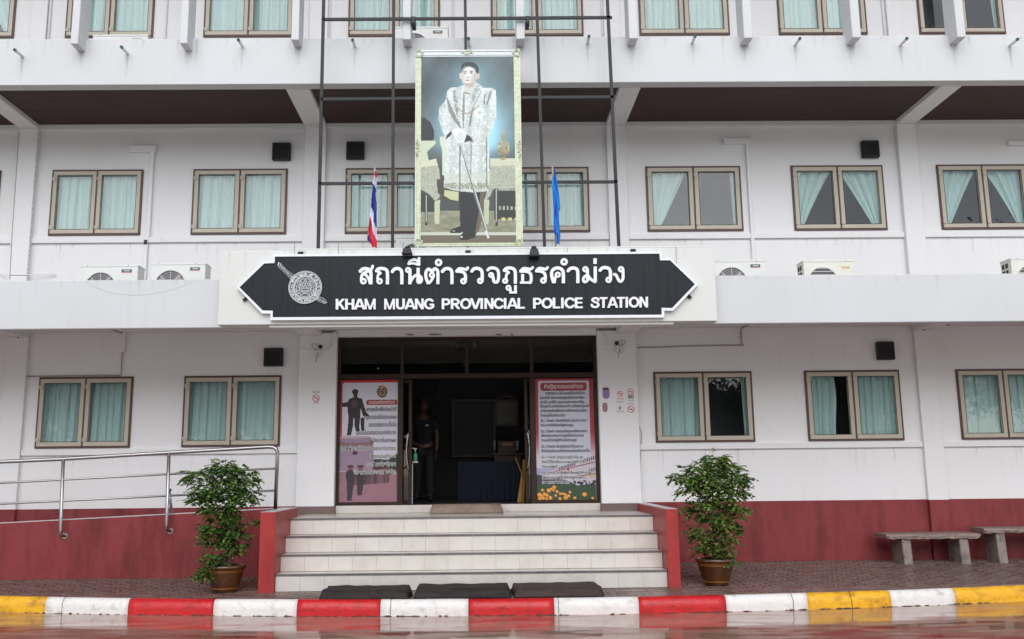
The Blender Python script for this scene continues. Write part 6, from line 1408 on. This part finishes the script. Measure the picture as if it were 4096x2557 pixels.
# person
def person():
    yy = 1.75; X, _ = AH(205, 900, yy); t = thing('person', 'person in a black polo shirt and dark trousers standing just inside the doorway', 'person', (X, yy, .962))
    def skin(name, V, E, R, m, root=0):
        me = bpy.data.meshes.new(name); me.from_pydata(V, E, []); me.update(); me.materials.append(m)
        o = bpy.data.objects.new(name, me); COL.objects.link(o); o.parent = t
        md = o.modifiers.new('skin', 'SKIN'); md.use_smooth_shade = True
        for i, r in enumerate(R): me.skin_vertices[0].data[i].radius = (r[0], r[1]) if isinstance(r, tuple) else (r, r)
        me.skin_vertices[0].data[root].use_root = True
        o.modifiers.new('sub', 'SUBSURF').levels = 1; o.modifiers['sub'].render_levels = 1; return o
    s = .955
    V = [(0, 0, .93), (0, 0, 1.10), (0, -.01, 1.30), (0, 0, 1.43), (0, 0, 1.50), (0, -.01, 1.56),
         (.17, 0, 1.41), (.235, .0, 1.18), (.235, -.06, .96), (.225, -.10, .86), (-.17, 0, 1.41), (-.235, 0, 1.18), (-.20, -.12, 1.02), (-.08, -.20, .97),
         (.09, 0, .88), (.105, -.01, .50), (.11, .02, .09), (.125, -.12, .035), (-.09, 0, .88), (-.11, -.01, .50), (-.13, .02, .09), (-.15, -.12, .035)]
    E = [(0, 1), (1, 2), (2, 3), (3, 4), (4, 5), (3, 6), (6, 7), (7, 8), (8, 9), (3, 10), (10, 11), (11, 12), (12, 13), (0, 14), (14, 15), (15, 16), (16, 17), (0, 18), (18, 19), (19, 20), (20, 21)]
    R = [(.155, .11), (.15, .10), (.165, .11), (.10, .075), .055, .05, .062, .047, .036, .03, .062, .047, .036, .03, (.088, .09), .062, .045, .04, (.088, .09), .062, .045, .04]
    skin('body', [tuple(c*s for c in v) for v in V], E, R, m_skin)
    cl = skin('polo_shirt', [tuple(c*s for c in v) for v in ((0, 0, .90), (0, 0, 1.10), (0, -.01, 1.30), (0, 0, 1.43), (.18, 0, 1.41), (.24, 0, 1.22), (-.18, 0, 1.41), (-.24, 0, 1.22))], [(0, 1), (1, 2), (2, 3), (3, 4), (4, 5), (3, 6), (6, 7)], [(.178, .125), (.165, .12), (.18, .125), (.115, .085), .078, .072, .078, .072], m_polo)
    skin('trousers', [tuple(c*s for c in v) for v in ((0, 0, .94), (.095, 0, .86), (.107, -.01, .50), (.112, .015, .10), (-.095, 0, .86), (-.113, -.01, .50), (-.132, .015, .10))], [(0, 1), (1, 2), (2, 3), (0, 4), (4, 5), (5, 6)], [(.165, .118), (.105, .105), .084, .074, (.105, .105), .084, .074], m_trouser)
    for sx in (.125, -.15):
        bm = B(); bmesh.ops.create_uvsphere(bm, u_segments=14, v_segments=8, radius=1); 
        for v in bm.verts: v.co = Vector((sx*s+v.co.x*.052, -.07+v.co.y*.135, .045+v.co.z*.045))
        obj('shoe', bm, m_black, t, smooth=True)
    # head with brow, nose, chin and ears
    bm = B(); bmesh.ops.create_uvsphere(bm, u_segments=28, v_segments=20, radius=1)
    for v in bm.verts:
        x, y, z = v.co; jaw = 1-.30*max(0, -z)**1.5; x2 = x*.077*jaw; y2 = y*.098*(1-.12*max(0, -z)); z2 = z*.118
        if y < -.6 and abs(x) < .22 and -.35 < z < .1: y2 -= .022*(1-abs(x)/.22)*(1-abs(z+.16)/.3 if abs(z+.16) < .3 else 0)
        if y < -.5 and .08 < z < .3 and .2 < abs(x) < .6: y2 += .007
        v.co = Vector((x2, y2-.012, z2+1.655*s))
    head = obj('head', bm, m_skin, t, smooth=True)
    for sx in (-1, 1):
        bm = B(); bmesh.ops.create_uvsphere(bm, u_segments=8, v_segments=6, radius=1)
        for v in bm.verts: v.co = Vector((sx*.078+v.co.x*.012, v.co.y*.02, 1.65*s+v.co.z*.032))
        obj('ear', bm, m_skin, head, smooth=True)
        bm = B(); bmesh.ops.create_uvsphere(bm, u_segments=8, v_segments=6, radius=.011); bmesh.ops.translate(bm, vec=(sx*.03, -.098, 1.675*s), verts=bm.verts); obj('eye', bm, m_black, head, smooth=True)
    bm = B(); box(bm, -.026, .026, -.104, -.094, 1.598*s, 1.606*s, .002); obj('mouth', bm, mat('lips', (.22, .09, .08), .5), head)
    bm = B(); bmesh.ops.create_uvsphere(bm, u_segments=24, v_segments=14, radius=1)
    for v in bm.verts:
        x, y, z = v.co; v.co = Vector((x*.084, y*.104+.008 if y > -.5 or z > .55 else y*.08+.02, max(z, -.25 if y > 0 else .22)*.124+1.665*s))
    obj('hair', bm, m_hair, head, smooth=True)
    # hands: palm, four curled fingers and a thumb
    for (hx, hy, hz, dx) in ((.225, -.105, .845, 1), (-.065, -.205, .965, -1)):
        hx *= s; hy *= s; hz *= s; bm = B(); bmesh.ops.create_uvsphere(bm, u_segments=12, v_segments=8, radius=1)
        for v in bm.verts: v.co = Vector((hx+v.co.x*.019, hy+v.co.y*.040, hz-.035+v.co.z*.048))
        for f in range(4):
            y0 = hy-.028+f*.018; L = (.064, .072, .068, .054)[f]; tube(bm, [(hx, y0, hz-.07), (hx-dx*.004, y0, hz-.07-L*.55), (hx-dx*.022, y0, hz-.07-L)], .0088, 7, r1=.0065)
        tube(bm, [(hx-dx*.006, hy-.035, hz-.03), (hx-dx*.018, hy-.058, hz-.06), (hx-dx*.022, hy-.056, hz-.09)], .011, 7, r1=.008)
        obj('hand', bm, m_skin, t, smooth=True)
    bm = B(); box(bm, .04, .09, -.128, -.122, 1.30*s, 1.325*s, .001); 
    obj('chest_badge', bm, m_pvc, t)
person()
# hand gel stand
t = thing('hand_gel_stand', 'green pump bottle on a slim white stand at the left of the doorway', 'dispenser')
yy = -.02+.30; X, Z = AH(112, 980, yy); x_l = AH(82, 1100, yy)[0]
obj('pole', bx(x_l-.008, x_l+.006, yy-.01, yy+.01, .962, Z-.02, .002), m_pvc, t); obj('tray', bx(AH(88, 0, yy)[0], AH(146, 0, yy)[0], yy-.05, yy+.05, Z-.02, Z, .003), m_pvc, t)
bm = B(); lathe(bm, [(0, Z), (.034, Z), (.036, Z+.02), (.036, Z+.10), (.028, Z+.125), (.012, Z+.135), (.012, Z+.15), (0, Z+.15)], 18, (X, yy)); b_ = obj('bottle', bm, m_green, t, smooth=True)
bm = B(); tube(bm, [(X, yy, Z+.148), (X, yy, Z+.19)], .008, 8); tube(bm, [(X+.025, yy, Z+.192), (X-.075, yy, Z+.202)], .008, 8); obj('pump', bm, m_pvc, b_, smooth=True)
# table with blue cloth
t = thing('table', 'long table under a navy blue cloth inside the hall', 'table'); ty0, ty1 = 1.5, 2.2
xa, zt_ = AH(580, 985, ty0); xb, _ = AH(1250, 985, ty0)
obj('tabletop', bx(xa+.03, xb-.03, ty0+.03, ty1-.03, zt_-.03, zt_-.006), m_yellowwood, t)
bm = B(); n_ = 60; top_, bot = [], []
for k in range(n_+1):
    x = xa+(xb-xa)*k/n_; top_.append(bm.verts.new((x, ty0, zt_))); bot.append(bm.verts.new((x, ty0-.02+.018*math.sin(k*1.1), .975)))
for k in range(n_): bm.faces.new((top_[k], bot[k], bot[k+1], top_[k+1]))
bk = [bm.verts.new((xa, ty1, zt_)), bm.verts.new((xb, ty1, zt_)), bm.verts.new((xb, ty1, .975)), bm.verts.new((xa, ty1, .975))]
bm.faces.new([bk[0]]+top_+[bk[1]]); bm.faces.new((top_[0], bk[0], bk[3], bot[0])); bm.faces.new((top_[-1], bot[-1], bk[2], bk[1])); obj('table_cloth', bm, m_blue_cloth, t)
# altar-like cabinet with framed picture
m_dw = mat('dark_red_wood', (.05, .014, .012), .4, var=.3, vscale=8); m_gold = mat('dull_gold', (.35, .20, .06), .4, metal=.6)
t = thing('display_cabinet', 'dark carved cabinet with a framed picture, at the back right of the hall', 'cabinet'); yy = 3.0
a, z1 = AH(990, 300, yy); b, z0 = AH(1250, 590, yy)
obj('picture_frame', frame_bm(a, b, z0, z1, .045, yy, yy+.05), m_dw, t); obj('picture', bx(a+.04, b-.04, yy+.02, yy+.03, z0+.04, z1-.04), mat('dim_picture', (.02, .018, .024), .3, var=.5, vscale=6), t)
bm = B()
for k in range(7): cyl_y(bm, a+(b-a)*(.2+.1*k), z1+.03+.04*math.sin(PI*k/6), .03, yy, yy+.04, 10)
obj('crest', bm, m_dw, t)
bm = B(); a2, b2 = AH(940, 0, yy)[0], AH(1290, 0, yy)[0]; zc = AH(0, 900, yy)[1]
box(bm, a2, b2, yy-.2, yy+.3, zc-.04, zc, .005); box(bm, a2+.05, b2-.05, yy-.15, yy+.3, .97, zc-.04, .005); box(bm, a2+.12, b2-.12, yy-.1, yy+.3, zc, zc+.22, .005); obj('cabinet_body', bm, m_dw, t)
for xx in (985, 1238):
    X, Z = AH(xx, 850, yy-.15); bm = B(); lathe(bm, [(0, Z), (.03, Z), (.012, Z+.03), (.03, Z+.09), (.018, Z+.12), (.04, Z+.16)], 14, (X, yy-.15)); obj('vase', bm, mat('white_porcelain', (.5, .5, .5), .2), t, smooth=True)
bm = B()
for k in range(12): X, Z = AH(1080+k*9, 790+12*math.sin(k*1.7), yy-.16); cyl_y(bm, X, Z, .018, yy-.18, yy-.15, 8)
obj('garland', bm, m_gold, t)
# whiteboard-like frame on the back wall and dark pictures at left
t = thing('notice_board', 'large dark framed board on the back wall of the hall', 'board'); yy = 3.8; a, z1 = AH(515, 295, yy); b, z0 = AH(1000, 930, yy)
obj('frame', frame_bm(a, b, z0, z1, .05, yy, yy+.04), m_dw, t); obj('panel', bx(a+.05, b-.05, yy+.015, yy+.03, z0+.05, z1-.05), mat('dim_grey_panel', (.03, .03, .032), .5, var=.3, vscale=2), t)
t = thing('wall_screen', 'dark maroon framed picture high on the hall wall at the left', 'picture'); yy = 3.8; a, z1 = AH(60, 92, yy); b, z0 = AH(390, 288, yy)
obj('frame', frame_bm(a, b, z0, z1, .03, yy, yy+.05), m_dw, t); obj('picture', bx(a+.03, b-.03, yy+.015, yy+.04, z0+.03, z1-.03), m_black, t)
t = thing('dark_cupboard', 'black cupboard standing behind the person in the hall', 'cupboard'); yy = 3.3; a, z1 = AH(70, 340, yy); b, _ = AH(268, 400, yy)
obj('carcass', bx(a, b, yy, yy+.45, .965, z1, .01), m_black, t); obj('door_panel', bx(a+.03, b-.03, yy-.012, yy-.001, 1.0, z1-.05, .004), m_blackmetal, t)
# brooms / timber leaning inside the right leaf
t = thing('leaning_timber', 'yellow brown boards and a thin stick leaning behind the right door leaf', 'timber')
for (x0_, x1_, y0_, y1_, w) in ((1250, 1300, 1430, 1090, .035), (1290, 1312, 1430, 960, .03)):
    p0 = AH(x0_, y0_, .5); p1 = AH(x1_, y1_, .6); bm = B(); tube(bm, [(p0[0], .5, .965), (p1[0], .6, p1[1])], w, 4); obj('board', bm, m_yellowwood, t)
p0 = AH(1300, 1150, .45); p1 = AH(1215, 935, .6); bm = B(); tube(bm, [(p0[0], .45, p0[1]), (p1[0], .6, p1[1])], .012, 8); obj('stick', bm, mat('reddish_stick', (.22, .10, .05), .5), t)

# ================================================================== TREES ACROSS THE ROAD (seen mirrored in the panes)
def tree(x, y, h, r, seed, label, ls=1.0):
    rs = random.Random(seed); t = thing('broadleaf_tree', label, 'tree', (x, y, -.165), 'trees across the road mirrored in the window panes')
    bm = B(); tube(bm, spline([(0, 0, 0), (.1, .05, h*.25), (-.05, 0, h*.5), (.05, 0, h*.8)], 4), .18, 9, r1=.05); tips = []
    for k in range(9):
        a = rs.uniform(0, 2*PI); z = h*rs.uniform(.28, .6); e = Vector((math.cos(a)*r*.7, math.sin(a)*r*.7, z+h*.2)); tube(bm, spline([(0, 0, z), (e.x*.5, e.y*.5, z+h*.13), e], 4), .07, 6, r1=.02); tips.append(e)
    obj('trunk', bm, m_bark, t, smooth=True)
    vs, fs = [], []; cl = tips+[Vector((rs.uniform(-1, 1)*r*.6, rs.uniform(-1, 1)*r*.6, h*rs.uniform(.35, .92))) for _ in range(34)]
    for c in cl:
        for q in range(300):
            p = Vector([rs.gauss(0, 1) for _ in range(3)])*r*.17+c; n1_ = Vector([rs.gauss(0, 1) for _ in range(3)]).normalized(); n2_ = n1_.orthogonal().normalized(); L = rs.uniform(.12, .26)*ls; b0 = len(vs)
            vs += [p, p+n1_*L*.5+n2_*L*.3, p+n1_*L, p+n1_*L*.5-n2_*L*.3]; fs.append((b0, b0+1, b0+2, b0+3))
    me = bpy.data.meshes.new('crown'); me.from_pydata([tuple(v) for v in vs], [], fs); me.update(); mobj('crown', me, m_treeleaf, t)
tree(11.0, -30, 5.6, 2.6, 1, 'low tree across the road mirrored in the ground storey pane right of the entrance')
tree(16.5, -29, 6.0, 2.8, 2, 'low tree across the road mirrored in the second ground storey pane from the entrance')
tree(-19.0, -35, 11.0, 5.0, 9, 'spreading tree across the road at the far left of the row', 2.2)
tree(-14.0, -38, 12.0, 5.4, 13, 'taller spreading tree across the road, second from the left of the row', 2.4)
tree(-9.0, -36, 11.0, 5.2, 6, 'spreading tree across the road facing the left half of the building', 2.2)
tree(-1.0, -37, 11.5, 5.4, 7, 'spreading tree across the road straight opposite the doorway', 2.2)
tree(6.5, -35, 10.5, 4.8, 8, 'spreading tree across the road just right of the doorway axis', 2.2)
tree(24.0, -30, 13.0, 3.6, 4, 'tall tree across the road mirrored in the far right middle storey pane')

# far hedge band for the road reflection horizon is not in view; the sky stays plain
print('objects', len(bpy.data.objects))
